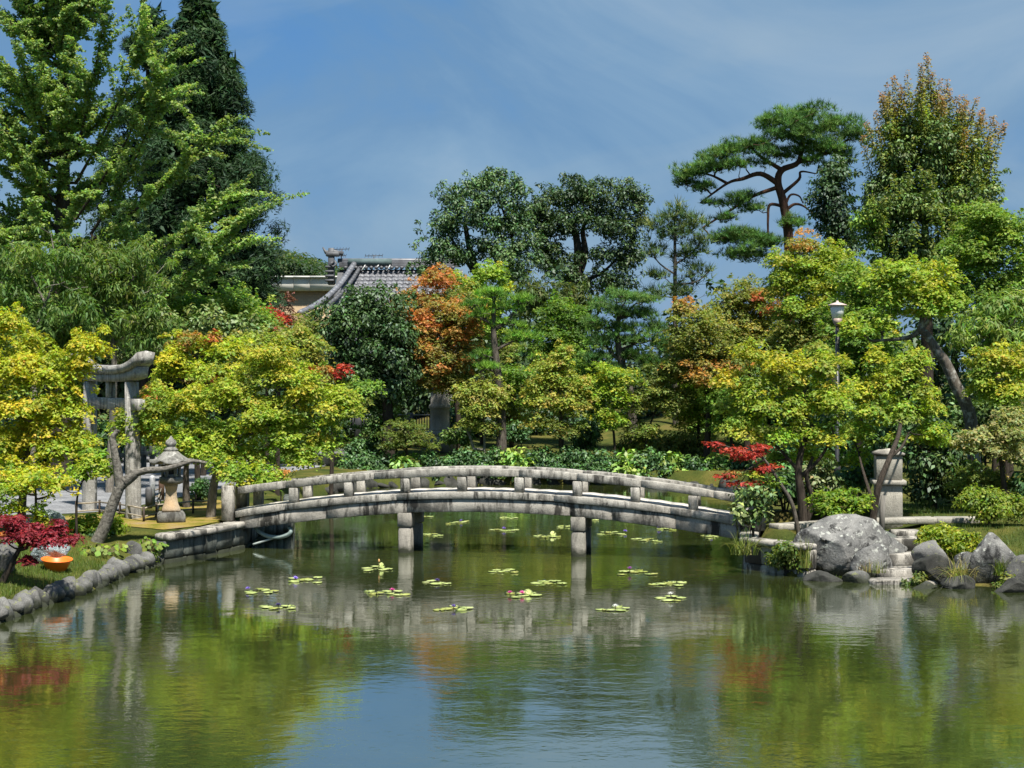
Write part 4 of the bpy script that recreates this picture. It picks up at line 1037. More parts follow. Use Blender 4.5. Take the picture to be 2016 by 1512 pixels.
# dark picket fence behind the tall lantern
dY = 74.0
df = empty('picket_fence', (*P(770, 850, dY)[:2], 1.3), 'black slatted fence behind the tall stone lantern', 'fence')
pz0, pz1 = P(770, 848, dY)[2], P(770, 818, dY)[2]
for i in range(34):
    x = P(690 + i * 5.2, 840, dY)[0]; MB().box((x, dY, (pz0 + pz1) / 2), (.05, .05, pz1 - pz0), 0).part('slat', DARKMETAL, df, world_pts=True)
for px in (705, 808, 866):
    x = P(px, 840, dY)[0]; MB().box((x, dY + .02, (pz0 + pz1) / 2 - .15), (.30, .3, pz1 - pz0 + .55), 0, .02).part('post', DARKMETAL, df, world_pts=True)
for zz in (pz0 + .08, pz1 + .03):
    a, b = P(688, 840, dY)[0], P(868, 840, dY)[0]; MB().box(((a + b) / 2, dY - .06, zz), (b - a, .06, .06)).part('rail', plain('grey fence rail', (.16, .17, .18), .6), df, world_pts=True)

# ------------------------------------------------------------------ water lilies
def pad_mesh(seed, col):
    r = np.random.default_rng(seed); n = 22; gap = .35; vs = [(0, 0, .004)]; a0 = r.uniform(0, 6)
    for ring, (rr, zz) in enumerate(((.55, .008), (1.0, .006))):
        for i in range(n):
            a = a0 + gap / 2 + (2 * math.pi - gap) * i / (n - 1); w = 1 + .04 * math.sin(5 * a + seed); vs.append((rr * w * math.cos(a), rr * w * math.sin(a), zz + (ring == 1) * (.035 * math.sin(2 * a + seed) ** 2 + .015 * math.sin(7 * a))))
    fs = [(0, 1 + i, 2 + i) for i in range(n - 1)] + [(1 + i, 1 + n + i, 2 + n + i, 2 + i) for i in range(n - 1)]
    # underside rim
    o = len(vs); vs += [(x, y, -.012) for x, y, z in vs[1 + n:1 + 2 * n]]; fs += [(1 + n + i, o + i, o + i + 1, 2 + n + i) for i in range(n - 1)]
    return mesh_py('lily_pad', vs, fs, col, True)
k = NT('lily pad green'); n_ = k.noise(k.pos(), 3.5, 4)
LILY = k.fin(k.ramp(n_, [(.3, (.26, .34, .09)), (.55, (.42, .48, .16)), (.75, (.52, .56, .26))]), .45, .4)
k = NT('submerged pad'); LILY_B = k.fin(k.ramp(k.noise(k.pos(), 3, 3), [(.3, (.22, .27, .05)), (.7, (.40, .40, .12))]), .5, .4)
pads_me = [pad_mesh(i, LILY if i % 3 else LILY_B) for i in range(6)]
def flower_mesh(col):
    m = MB()
    for ring, (n, el, L) in enumerate(((7, .35, 1.0), (7, .8, .9), (5, 1.15, .75))):
        for i in range(n):
            a = 2 * math.pi * (i + ring * .5) / n; ca, sa = math.cos(a), math.sin(a); ce, se = math.cos(el), math.sin(el)
            f = lambda l, w, h=0: (l * ce * ca - w * sa - h * se * ca, l * ce * sa + w * ca - h * se * sa, l * se + h * ce)
            m.add([f(.05, 0), f(.5 * L, .2, -.05), f(L, 0, .08), f(.5 * L, -.2, -.05)], [(0, 1, 2, 3)])
    return m.mesh('flower', col)
FL = {c: flower_mesh(plain(c + ' petal', v, .6, .3, .08, 20)) for c, v in (('violet', (.36, .25, .75)), ('pink', (.78, .16, .45)), ('magenta', (.55, .18, .62)), ('white', (.82, .82, .78)), ('dark violet', (.09, .07, .22)))}
STEM = plain('lily stem', (.14, .12, .05), .6)
lil = [  # px, py, width px, flowers (colour, px, py), what tells it apart
    (513, 1165, 66, [('violet', 488, 1161)], 'violet lily with three pads, leftmost of all the lilies'),
    (600, 1143, 76, [('violet', 582, 1140)], 'violet lily on flat pads left of the left bridge pier'),
    (543, 1198, 80, [('dark violet', 547, 1196)], 'lily pads with a dark closed bud, lowest on the left'),
    (741, 1120, 60, [], 'lily pads with one tall upright bud just left of the left pier'),
    (763, 1168, 98, [('pink', 772, 1164)], 'wide raft of lily pads with one pink flower below the left pier'),
    (859, 1148, 56, [('dark violet', 861, 1146)], 'lily pads with a small dark bud right of the left pier'),
    (893, 1200, 70, [('violet', 893, 1196)], 'violet lily with pads, lowest in the middle of the pond'),
    (1030, 1172, 72, [('pink', 1004, 1169), ('pink', 1028, 1166)], 'yellowish lily pads carrying two pink flowers'),
    (992, 1125, 62, [], 'scattered thin lily pads in the middle between the piers, nearer row'),
    (1082, 1148, 66, [], 'flowerless lily pads just left of the right pier reflection'),
    (1208, 1200, 72, [('white', 1212, 1196)], 'lily pads with a white flower, lowest on the right'),
    (1250, 1128, 94, [('magenta', 1240, 1118)], 'lily pads with a tall magenta flower right of the right pier'),
    (1313, 1150, 76, [], 'flowerless pale lily pads above the white lily on the right'),
    (1323, 1179, 62, [('white', 1320, 1170)], 'lily pads with a raised white flower near the right bank'),
    (853, 1054, 40, [], 'small lily pads just right of the left pier behind the bridge'),
    (901, 1029, 46, [('violet', 908, 1026)], 'violet lily behind the bridge right of the left pier'),
    (993, 1044, 60, [('violet', 992, 1040)], 'lily pads with a dark violet bud behind the bridge centre'),
    (1000, 1020, 40, [], 'farthest flowerless lily pads under the bridge centre'),
    (1077, 1056, 58, [], 'lily pads with an upturned leaf left of the right pier behind the bridge'),
    (1110, 1037, 26, [], 'small lily pad beside the right pier behind the bridge'),
    (1205, 1050, 58, [('violet', 1231, 1049)], 'lily pads with a violet flower at the right tip under the bridge'),
    (1273, 1064, 58, [], 'flowerless yellow-green lily pads under the right part of the bridge'),
    (1310, 1042, 36, [('violet', 1297, 1040)], 'violet lily just under the bridge girder at right'),
    (1397, 1056, 34, [('violet', 1400, 1058)], 'lily pad close to the right abutment under the bridge'),
    (843, 1017, 16, [], 'tiny lily pad just under the girder by the left pier'),
    (1169, 1024, 16, [], 'tiny lily pad just under the girder by the right pier'),
]
for (px, py, w, fl, lab) in lil:
    c = G(px, py); W = M(w, c[1]); root = empty('water_lily', (c[0], c[1], 0), lab, 'water lily', 'water lilies floating on the pond')
    n = max(1, int(round(W / .125))); 
    for i in range(n):
        x = (-.5 + (i + .5) / n) * W * .86 + rng.normal(0, .02); y = rng.uniform(-.5, .5) * min(W, .9) * .95; r_ = rng.uniform(.085, .135) if n > 1 else W * .45
        link('pad', pads_me[rng.integers(6)], root, (x, y, .012 + .006 * (i % 3)), (rng.normal(0, .02), rng.normal(0, .02), rng.uniform(0, 6)), (r_, r_, .2 if rng.random() < .82 else .7))
    if 'upturned' in lab or 'yellowish' in lab or 'upright' in lab:
        for _ in range(2 if 'yellow' in lab else 1): link('pad', pads_me[rng.integers(6)], root, (W * rng.uniform(.1, .42), 0, .06), (rng.normal(.5, .2), rng.normal(.6, .3), 0), (.10, .10, .3))
    if 'upright' in lab:
        MB().tube([(.06, 0, 0), (.062, 0, .16)], .009, 5).part('stem', STEM, root); MB().lathe((.062, 0, .15), [(.008, 0), (.028, .03), (.02, .07), (.004, .09)], 8).part('bud', plain('orange bud', (.5, .3, .12), .6), root, True)
    for col, fx, fy in fl:
        q = G(fx, fy + 4); hh = .10 if 'raised' not in lab and 'tall' not in lab else .18
        lx, ly = M(fx - px, c[1]), rng.uniform(-.08, .05)
        MB().tube([(lx, ly, -.02), (lx, ly, hh * .6)], .009, 5).part('stem', STEM, root)
        f_ = link('flower', FL[col], root, (lx, ly, hh * .55), (rng.normal(0, .15), rng.normal(0, .15), rng.uniform(0, 6)), (.075, .075, .075))

# ------------------------------------------------------------------ blades and leafy plants
def blades(name, spots, mat_cols, parent=None, w=.012):
    """spots: list of (x, y, z, n, length, spread); arching blades of four segments"""
    V, Lp, C, o = [], [], [], 0
    for (x, y, z, n, L, sp) in spots:
        for _ in range(n):
            a = rng.uniform(0, 2 * np.pi); l = L * rng.uniform(.55, 1.15); lean = sp * rng.uniform(.2, 1.1); d = np.array((math.cos(a), math.sin(a), 0)); s_ = np.array((-math.sin(a), math.cos(a), 0))
            b = np.array((x, y, z)) + np.array((rng.normal(0, .06 * sp + .02), rng.normal(0, .06 * sp + .02), 0)); col = pick(mat_cols) * rng.normal(1, .15); k_ = 5 if L > .3 else 3
            for i in range(k_):
                t = i / (k_ - 1); q = b + d * l * lean * t ** 1.4 * .8 + np.array((0, 0, l * (t - lean * .75 * t ** 2.4))); ww = w * (1 - t * .92) * (.6 + l * .5)
                V += [q - s_ * ww, q + s_ * ww]; C += [col, col]
            for i in range(k_ - 1): Lp += [o + 2 * i, o + 2 * i + 1, o + 2 * i + 3, o + 2 * i + 2]
            o += 2 * k_
    me = mesh_np(name, V, Lp, np.full(len(Lp) // 4, 4), LEAF, False, np.array(C)); return link(name, me, parent, world_pts=parent is not None)
GRASS_COL = [(4, (.10, .17, .02)), (3, (.17, .23, .03)), (1, (.24, .25, .05))]
SEDGE_COL = [(3, (.16, .22, .04)), (2, (.28, .31, .07)), (1, (.32, .27, .09))]
def tuft(name, label, px, py, Y, n, L, sp, cols=SEDGE_COL, z=None, wide=1, w=.012):
    c = P(px, py, Y); zz = c[2] if z is None else z
    o = blades(name, [(rng.normal(0, .08 * wide), rng.normal(0, .07 * wide), 0, n // 4, L, sp) for _ in range(4)], cols, None, w); o.location = (c[0], Y, zz); return tag(o, label, 'grass tuft')
tuft('sedge_tuft', 'arching sedge tuft hanging from the left corner of the right bridge wall', 1462, 1092, 35.3, 90, .78, 1.1)
tuft('sedge_tuft', 'upright green sedge between the wall and the largest boulder', 1585, 1118, 34.6, 80, .75, .45)
tuft('sedge_tuft', 'long yellowing sedge tuft drooping into the water below the round bush', 1886, 1150, 33.2, 150, .85, 1.05, [(2, (.2, .25, .05)), (3, (.38, .32, .12))])
tuft('sedge_tuft', 'small green sedge beside the wedge-shaped rock', 1728, 1128, 34.0, 40, .42, .5)
tuft('sedge_tuft', 'brownish sedge at the foot of the largest boulder', 1695, 1130, 34.3, 40, .4, .6, [(1, (.2, .2, .05)), (2, (.3, .2, .1))])
tuft('sedge_tuft', 'green sedge beside the pale boulder at the right edge', 1975, 1132, 33.2, 80, .5, .7, GRASS_COL)
tuft('sedge_tuft', 'soft reeds growing from the water behind the left bridge end', 610, 1022, 48.0, 120, .8, .5, [(1, (.05, .09, .02))], z=0.0, wide=3)
# lawns
def lawn(n, px0, px1, Y0, Y1, keep, L, cols, w, label):
    px, Yq = rng.uniform(px0, px1, n), rng.uniform(Y0, Y1, n); x = (px - 1008) / FPX * Yq; sd = pond_sd(x, Yq); z = gz(x, Yq); ok = keep(px, Yq, sd)
    return tag(blades('grass', [(a, b, c - .02, 3, L, .7) for a, b, c in zip(x[ok], Yq[ok], z[ok])], cols, None, w), label, 'grass', kind='stuff')
lawn(5200, -60, 210, 28, 36.2, lambda px, Y, sd: sd > .22, .16, GRASS_COL, .008, 'bright green grass on the left bank behind the edging stones')
lawn(4200, 1600, 2040, 34.0, 44, lambda px, Y, sd: (sd > .4) & ~((px > 1735) & (px < 1815) & (Y < 38.5)) & ~((Y > 38) & (Y < 39.2) & (px < 1930)), .17, [(4, (.07, .13, .02)), (2, (.13, .19, .03))], .009, 'green grass around the square stone pillar on the right bank')
def leafy(name, label, px, py, Y, n, L, size, cols, spread=.35, cat='plant'):
    c = GG(px, py); Y = c[1]; z = c[2]; root = empty(name, (c[0], Y, z), label, cat); cr = Crown('round', size); stalk = MB()
    for _ in range(n):
        a = rng.uniform(0, 6.28); r_ = spread * rng.random() ** .6; h = L * rng.uniform(.5, 1.0) * (1 - .5 * r_ / spread); tip = np.array((c[0] + r_ * math.cos(a), Y + r_ * math.sin(a), z + h))
        stalk.tube([(c[0] + .2 * r_ * math.cos(a), Y + .2 * r_ * math.sin(a), z - .03), tip], .007, 4)
        cr.put(tip[None], np.array([[.6 * math.cos(a), .6 * math.sin(a) - .3, .8]]) + rng.normal(0, .2, (1, 3)), np.array([[math.cos(a), math.sin(a), -.3]]), [pick(cols)])
    stalk.part('stalks', STEM, root, world_pts=True); cr.build('leaves', root, LEAF); return root
FAR = [(2, (.18, .28, .03)), (2, (.26, .36, .05)), (1, (.10, .18, .03))]
leafy('broad_leaved_plant', 'low plant with big light-green round leaves under the leaning trunk', 193, 1092, 35.9, 60, .30, .15, FAR, .55)
leafy('broad_leaved_plant', 'big heart-leaved plant hanging over the left stone edging', 288, 1088, 36.7, 70, .42, .15, FAR, .42)
leafy('broad_leaved_plant', 'small yellow-green round-leaved plant between the cobbles', 236, 1084, 36.6, 26, .26, .13, FAR, .3)
leafy('broad_leaved_plant', 'light green round leaves below the red laceleaf maple', 22, 1075, 32.8, 34, .35, .13, FAR, .4)
leafy('broad_leaved_plant', 'pale upright hosta beside the path beyond the bridge', 622, 915, 62.5, 18, .5, .36, [(1, (.22, .27, .12))], .5)

# ------------------------------------------------------------------ palettes (leaf reflectance)
YEL = [(5, (0.46, 0.483, 0.029)), (4, (0.345, 0.437, 0.029)), (2, (0.575, 0.483, 0.034)), (2, (0.23, 0.345, 0.029))]
YGR = [(5, (0.338, 0.45, 0.037)), (4, (0.25, 0.388, 0.037)), (2, (0.475, 0.475, 0.044)), (2, (0.175, 0.288, 0.031))]
GRN = [(5, (0.203, 0.338, 0.041)), (4, (0.149, 0.27, 0.038)), (2, (0.27, 0.378, 0.047))]
MID = [(5, (0.131, 0.232, 0.041)), (4, (0.102, 0.189, 0.036)), (2, (0.189, 0.275, 0.051))]
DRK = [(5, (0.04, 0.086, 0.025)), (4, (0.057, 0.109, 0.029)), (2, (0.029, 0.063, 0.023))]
OLV = [(5, (.235, .285, .048)), (4, (.18, .235, .042)), (2, (.34, .31, .06)), (2, (.14, .19, .035))]
ORG = [(5, (.52, .19, .045)), (4, (.55, .27, .075)), (2, (.42, .13, .035)), (3, (.40, .30, .06))]
ORO = [(3, (0.5, 0.275, 0.062)), (3, (0.3, 0.25, 0.05)), (2, (0.6, 0.25, 0.062)), (2, (0.213, 0.237, 0.044))]
RED = [(5, (.44, .05, .03)), (3, (.52, .08, .04)), (2, (.34, .03, .025))]
CRM = [(5, (.27, .022, .035)), (3, (.36, .04, .045)), (2, (.19, .015, .025))]
BRN = [(1, (.16, .07, .045)), (1, (.22, .085, .05))]
PIN = [(5, (0.144, 0.288, 0.036)), (3, (0.192, 0.36, 0.042)), (2, (0.096, 0.204, 0.036))]
PID = [(5, (0.098, 0.195, 0.046)), (4, (0.13, 0.247, 0.052)), (3, (0.065, 0.143, 0.039))]
CED = [(5, (.030, .068, .024)), (4, (.042, .09, .028)), (3, (.022, .05, .02))]
AZA = [(5, (0.276, 0.38, 0.023)), (3, (0.196, 0.299, 0.023)), (1, (0.38, 0.437, 0.034))]
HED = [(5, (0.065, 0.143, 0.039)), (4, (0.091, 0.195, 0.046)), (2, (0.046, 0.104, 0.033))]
AUC = [(4, (0.192, 0.324, 0.054)), (3, (0.3, 0.432, 0.072)), (2, (0.12, 0.228, 0.048))]

# ------------------------------------------------------------------ far backdrop of shade trees behind everything
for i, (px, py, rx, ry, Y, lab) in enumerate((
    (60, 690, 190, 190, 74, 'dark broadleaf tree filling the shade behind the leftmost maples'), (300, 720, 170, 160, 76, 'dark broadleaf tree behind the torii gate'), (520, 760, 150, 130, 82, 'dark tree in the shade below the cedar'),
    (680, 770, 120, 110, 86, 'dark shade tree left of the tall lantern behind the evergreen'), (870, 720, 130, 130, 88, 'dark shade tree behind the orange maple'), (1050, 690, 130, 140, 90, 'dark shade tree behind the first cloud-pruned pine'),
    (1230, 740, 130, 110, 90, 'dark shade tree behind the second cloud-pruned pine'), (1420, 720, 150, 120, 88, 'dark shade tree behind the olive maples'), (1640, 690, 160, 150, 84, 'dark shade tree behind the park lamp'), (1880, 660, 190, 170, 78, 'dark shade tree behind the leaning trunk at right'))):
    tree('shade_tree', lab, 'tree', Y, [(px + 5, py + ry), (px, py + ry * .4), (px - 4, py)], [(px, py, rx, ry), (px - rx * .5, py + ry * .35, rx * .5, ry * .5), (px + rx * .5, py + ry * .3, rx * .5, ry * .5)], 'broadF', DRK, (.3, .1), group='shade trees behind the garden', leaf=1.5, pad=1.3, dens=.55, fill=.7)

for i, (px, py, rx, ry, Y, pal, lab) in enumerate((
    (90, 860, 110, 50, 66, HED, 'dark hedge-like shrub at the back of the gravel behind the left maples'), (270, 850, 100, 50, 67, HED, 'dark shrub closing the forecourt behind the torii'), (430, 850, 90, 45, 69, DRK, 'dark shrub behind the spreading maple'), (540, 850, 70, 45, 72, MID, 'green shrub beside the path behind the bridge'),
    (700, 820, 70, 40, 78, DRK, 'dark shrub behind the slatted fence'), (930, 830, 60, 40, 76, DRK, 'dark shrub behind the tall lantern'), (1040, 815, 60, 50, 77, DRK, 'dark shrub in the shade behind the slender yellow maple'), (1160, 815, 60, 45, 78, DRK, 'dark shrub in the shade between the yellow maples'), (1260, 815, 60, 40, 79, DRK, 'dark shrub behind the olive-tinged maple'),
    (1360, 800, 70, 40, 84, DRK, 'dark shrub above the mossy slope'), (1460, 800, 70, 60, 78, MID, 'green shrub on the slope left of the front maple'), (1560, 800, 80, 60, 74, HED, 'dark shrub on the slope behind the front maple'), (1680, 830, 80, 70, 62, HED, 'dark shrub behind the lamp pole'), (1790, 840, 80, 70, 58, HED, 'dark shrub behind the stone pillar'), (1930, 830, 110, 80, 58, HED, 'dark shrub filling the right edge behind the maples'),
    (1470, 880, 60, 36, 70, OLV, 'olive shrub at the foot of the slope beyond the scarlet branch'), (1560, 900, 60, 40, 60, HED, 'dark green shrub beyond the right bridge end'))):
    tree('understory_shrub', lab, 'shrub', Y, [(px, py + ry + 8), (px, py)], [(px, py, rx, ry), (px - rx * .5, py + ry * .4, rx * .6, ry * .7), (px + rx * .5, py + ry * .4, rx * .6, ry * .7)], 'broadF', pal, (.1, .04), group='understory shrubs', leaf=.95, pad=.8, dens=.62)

# ------------------------------------------------------------------ ginkgo, cedars, left background
def ginkgo():
    Y = 58.0; b = P(120, 900, Y); root = empty('ginkgo_tree', (b[0], Y, gz1(b[0], Y)), 'tall light-green ginkgo with airy upswept branches at far left', 'tree')
    cr = Crown('fan', .15); w = Wood(); w.path([(b[0], Y, gz1(b[0], Y) - .1), P(118, 600, Y), P(125, 350, Y), P(120, 60, Y), P(110, -180, Y)], .42, .06)
    cols = [(5, (.24, .35, .10)), (4, (.29, .40, .12)), (3, (.18, .28, .085))]; tips = []
    def shoot(a, bq, n_side, col, rad):
        """one limb with leafy side twigs"""
        a, bq = np.asarray(a), np.asarray(bq); L = np.linalg.norm(bq - a); mid = (a + bq) / 2 + np.array((0, 0, -.06 * L)); pl = spline([a, mid, bq], 6)
        w.path(pl[::3], .06, .015, join=int(np.argmin(np.linalg.norm(np.array(w.pos) - a, axis=1))))
        cr.sleeve(pl[2:], rad, 240 * L / 4, col)
        for _ in range(n_side):
            t = rng.uniform(.18, 1.0); p0 = pl[min(int(t * (len(pl) - 1)), len(pl) - 1)]; d = norm(rng.normal(0, 1, 3) * np.array((1, 1, .5)) + norm(bq - a) * 1.3 + np.array((0, 0, .1))); l = rng.uniform(.5, 1.5) * L / 4
            cr.sleeve([p0, p0 + d * l * .5 + np.array((0, 0, .03)), p0 + d * l + np.array((0, 0, -.16 * l))], rad * .95, 104 * l, pick(cols) * rng.normal(1, .12))
    def axis_z(z): return np.array((P(120, 400, Y)[0], Y, z))
    for i in range(125):
        tz = rng.random(); py0 = 640 - 760 * tz ** .9; a = axis_z(P(120, py0, Y)[2]); ang = rng.uniform(0, 2 * np.pi)
        reach = np.interp(py0, [-120, 60, 200, 380, 560, 660], [1.6, 2.7, 3.3, 4.2, 5.6, 5.2]) * rng.uniform(.55, 1.05) * (.68 if math.cos(ang) > .25 and py0 > 120 else 1.0)
        d = np.array((math.cos(ang), math.sin(ang) * .8, 0)); up = np.interp(py0, [-120, 200, 640], [1.1, .75, .25]) * rng.uniform(.6, 1.3)
        shoot(a, a + d * reach + np.array((0, 0, reach * up)), int(9 + reach * 2.2), pick(cols), .13)
    # the long boughs that reach over the cedar
    for q0, q1 in (((150, 430), (345, 75)), ((170, 480), (450, 225)), ((180, 560), (500, 340)), ((200, 640), (500, 410)), ((180, 660), (470, 470)), ((150, 360), (300, 30)), ((150, 300), (215, -20)), ((180, 460), (330, 170)), ((100, 300), (20, 40)), ((110, 400), (-20, 200))):
        a = P(q0[0], q0[1], Y - .5); e = P(q1[0], q1[1], Y - 3.2); shoot(a, e, 20, np.array((.26, .37, .085)), .15)
    w.build(root, BARK_DARK, BARK_DARK); cr.build('crown', root, LEAF)
ginkgo()
def cedar(label, px, pytop, Y, prof, seed, pybase=640):
    b = P(px, 800, Y); zb = gz1(b[0], Y); root = empty('cedar_tree', (b[0], Y, zb), label, 'tree', 'dark cedars behind the ginkgo')
    zt = P(px, pytop, Y)[2]; w = Wood(); w.path([(b[0], Y, zb - .1), (b[0], Y, (zb + zt) / 2), (b[0], Y, zt - .4)], .45, .04); cr = Crown('spray', .27); inner = Crown('lance', .62); tips = []
    ps = [a for a, _ in prof]; rs = [c for _, c in prof]; z0 = P(px, pybase, Y)[2]; n = 330 if seed == 1 else 80
    for i in range(n):
        t = rng.random() ** 1.1; z = zt - (zt - z0) * t; row = np.interp(z, [z0, zt], [pybase, pytop]); R = M(np.interp(row, ps, rs), Y) * rng.uniform(.62, 1.06); a = rng.uniform(0, 2 * np.pi)
        e = np.array((b[0] + R * math.cos(a), Y + R * math.sin(a), z)); col = pick(CED) * rng.normal(1, .15); rr = rng.uniform(.45, .85) * (.35 + .65 * min(1, R / 3))
        cr.pad(e, (rr, rr, rr * 1.15), 235 * rr / .6, col, False, .45, -.5)
        inner.pad(np.array((b[0], Y, z)) * .38 + e * .62 + rng.normal(0, .15, 3), (rr * 1.1, rr * 1.1, rr * 1.3), 46, col * .95, False, .5, -.3)
        if i % 3 == 0: tips.append(e)
        if rng.random() < .5: cr.pad(np.array((b[0], Y, z)) * .45 + e * .55, (rr, rr, rr * 1.1), 45, col * .9, False, .45, -.2)
    for q in np.linspace(0, .9, 5): cr.pad((b[0] + rng.normal(0, .08), Y, zt - q), (.16 + q * .3, .16 + q * .3, .4), 60, pick(CED), False, .4, -.9)
    w.grow(tips, .02); w.build(root, BARK_DARK); cr.build('crown', root, NEEDLE); inner.build('inner_foliage', root, NEEDLE)
cedar('tall dark conical cedar with pointed top behind the ginkgo', 392, -6, 71.0, [(-6, 5), (40, 30), (130, 72), (250, 92), (330, 118), (420, 152), (540, 148), (640, 140)], 1)
cedar('shorter dark cedar peeking over the ginkgo left of the tall cedar', 292, 28, 73.0, [(28, 8), (70, 45), (140, 70), (300, 95), (640, 120)], 2)

tree('cherry_tree', 'dull green tree with pale bare twigs above the left yellow maple', 'tree', 49, [(60, 900), (70, 700), (90, 600)], [(70, 520, 90, 60), (20, 580, 70, 60), (120, 620, 90, 60), (40, 660, 80, 50)], 'lance', MID, (.14, .05), bark=BARK_PALE, leaf=.75, limbs=[([(90, 600), (60, 540), (20, 480)], .05, .015), ([(80, 620), (110, 540), (100, 460)], .05, .015)], dens=.8)
tree('cherry_tree', 'dull green spreading tree with pale limbs in front of the ginkgo', 'tree', 50, [(215, 900), (225, 720), (215, 640)], [(230, 520, 90, 45), (170, 560, 70, 50), (270, 580, 70, 50), (210, 630, 100, 50), (130, 690, 70, 50), (290, 660, 60, 50)], 'lance', MID, (.14, .05), bark=BARK_PALE, leaf=.75, limbs=[([(215, 640), (190, 580), (150, 540)], .05, .015), ([(220, 640), (255, 560), (290, 520)], .05, .015)], dens=.8, top=(.17, .22, .04))
tree('green_maple', 'fresh green maple behind the orange-topped maple below the cedar', 'maple tree', 58, [(400, 900), (405, 760), (400, 700)], [(390, 610, 70, 40), (460, 600, 55, 40), (340, 620, 60, 40), (500, 630, 50, 40), (420, 660, 100, 40), (310, 680, 60, 40)], 'mapleF', GRN, (.12, .05), leaf=.85)
tree('light_shrub_tree', 'light green small tree with upright shoots behind the torii top', 'tree', 53, [(270, 920), (275, 800), (270, 740)], [(290, 660, 60, 40), (250, 700, 50, 30), (330, 640, 40, 35), (430, 640, 60, 40), (480, 660, 50, 30)], 'broad', [(3, (.18, .24, .06)), (2, (.12, .19, .04))], (.09, .03), leaf=1.0)
tree('red_topped_maple', 'small maple with a vivid red crown below the beige building', 'maple tree', 62, [(525, 880), (525, 740), (522, 680)], [(525, 632, 32, 22, 0, RED), (505, 645, 20, 14, 0, RED), (540, 690, 60, 40, 0, OLV), (500, 690, 50, 30, 0, GRN)], 'mapleF', RED, (.09, .03), leaf=.8)
tree('brown_leaved_maple', 'sparse brownish-red maple in front of the beige wall', 'maple tree', 80, [(585, 850), (585, 700), (580, 640)], [(566, 588, 18, 8), (560, 606, 18, 7), (575, 628, 26, 12), (610, 640, 40, 24, 0, OLV), (600, 670, 50, 40, 0, OLV)], 'mapleF', BRN, (.09, .03), leaf=.9, dens=.6)

# ------------------------------------------------------------------ trees left of centre, in front of the forecourt
tree('yellow_maple', 'bright yellow-green maple filling the left picture edge', 'maple tree', 38.0, [(40, 1040), (48, 940), (62, 840)], [(15, 640, 45, 40), (60, 680, 35, 35, 1.5), (180, 680, 42, 32), (30, 730, 70, 50), (110, 740, 60, 45), (150, 715, 40, 30), (60, 810, 80, 55), (140, 800, 45, 50), (20, 880, 50, 50), (110, 870, 70, 45), (60, 930, 60, 35, -.5), (165, 865, 30, 35), (-40, 760, 70, 110)], 'maple', YEL, (.12, .05), bark=BARK, top=(.52, .44, .03), topk=.35)
tree('small_yellow_maple', 'small low yellow maple with thin straight trunk above the crimson one', 'maple tree', 36.2, [(72, 1058), (71, 1000), (70, 960)], [(70, 945, 75, 22), (30, 965, 45, 22), (120, 955, 45, 18), (20, 1000, 30, 20), (80, 1010, 18, 30), (95, 1030, 14, 16)], 'maple', YEL, (.05, .02), bark=BARK_DARK, dens=.9)
tree('hanging_maple', 'leafy yellow-green maple spray hanging in front of the left torii pillar', 'maple tree', 37.2, [(150, 1060), (152, 980), (165, 940)], [(180, 920, 34, 24), (150, 935, 25, 18), (205, 930, 20, 16), (175, 895, 25, 18)], 'maple', YGR, (.035, .014))
tree('laceleaf_maple', 'low crimson laceleaf maple in the lower left corner', 'maple tree', 30.6, [(2, 1155), (22, 1110), (42, 1075), (60, 1045)], [(30, 1028, 45, 18), (85, 1045, 55, 18), (20, 1055, 40, 16), (125, 1060, 38, 16), (70, 1068, 45, 14), (60, 1105, 16, 12), (115, 1030, 18, 8), (8, 1052, 14, 8, -.2, ORG), (55, 1098, 18, 8)], 'fine', CRM, (.075, .025), bark=BARK_DARK, leaf=.8, dens=1.05, limbs=[([(42, 1075), (30, 1050), (20, 1040)], .03, .01)])
tree('leaning_tree', 'leaning grey tree with a lopped fork and one long horizontal bough by the lantern', 'tree', 36.9, [(190, 1080), (204, 1040), (222, 992), (236, 958)], [(455, 930, 30, 18), (430, 915, 24, 14), (250, 868, 14, 8)], 'maple', YGR, (.165, .12), bark=BARK_GREY, limbs=[([(236, 958), (231, 920), (224, 880), (222, 862), (232, 848)], .12, .055), ([(234, 962), (252, 944), (262, 934), (290, 926), (320, 924), (350, 917), (380, 908), (410, 912)], .12, .035), ([(250, 946), (262, 936), (264, 931)], .13, .11)], dens=.8)
tree('spreading_maple', 'wide yellow-green maple spreading over the lantern and left bridge end', 'maple tree', 41.5, [(414, 1013), (420, 960), (428, 920), (432, 880)],
     [(290, 840, 60, 40), (330, 800, 60, 45), (250, 850, 35, 30), (400, 790, 70, 45), (470, 760, 70, 50), (540, 720, 70, 50), (600, 770, 60, 55), (660, 800, 50, 45), (520, 810, 70, 50), (440, 850, 75, 40), (560, 860, 60, 40), (630, 860, 55, 40), (350, 860, 60, 30), (500, 900, 40, 30), (520, 930, 40, 28, -.6), (470, 935, 40, 28, -.8), (400, 895, 60, 22, -.4), (690, 800, 25, 35), (600, 900, 40, 25)],
     'maple', YGR, (.14, .07), bark=BARK_PALE, bark2=BARK_DARK, top=(.44, .40, .04), topk=.45, limbs=[([(432, 880), (480, 860), (540, 830), (590, 790)], .06, .02), ([(428, 920), (410, 880), (385, 850)], .05, .02), ([(432, 880), (450, 830), (500, 780)], .05, .02)])
tree('thin_maple', 'thin dark-trunked maple right behind the stone lantern', 'maple tree', 44.5, [(367, 990), (366, 940), (368, 890)], [(370, 870, 50, 26), (400, 845, 45, 26), (340, 880, 35, 20)], 'maple', GRN, (.12, .06), bark=BARK)
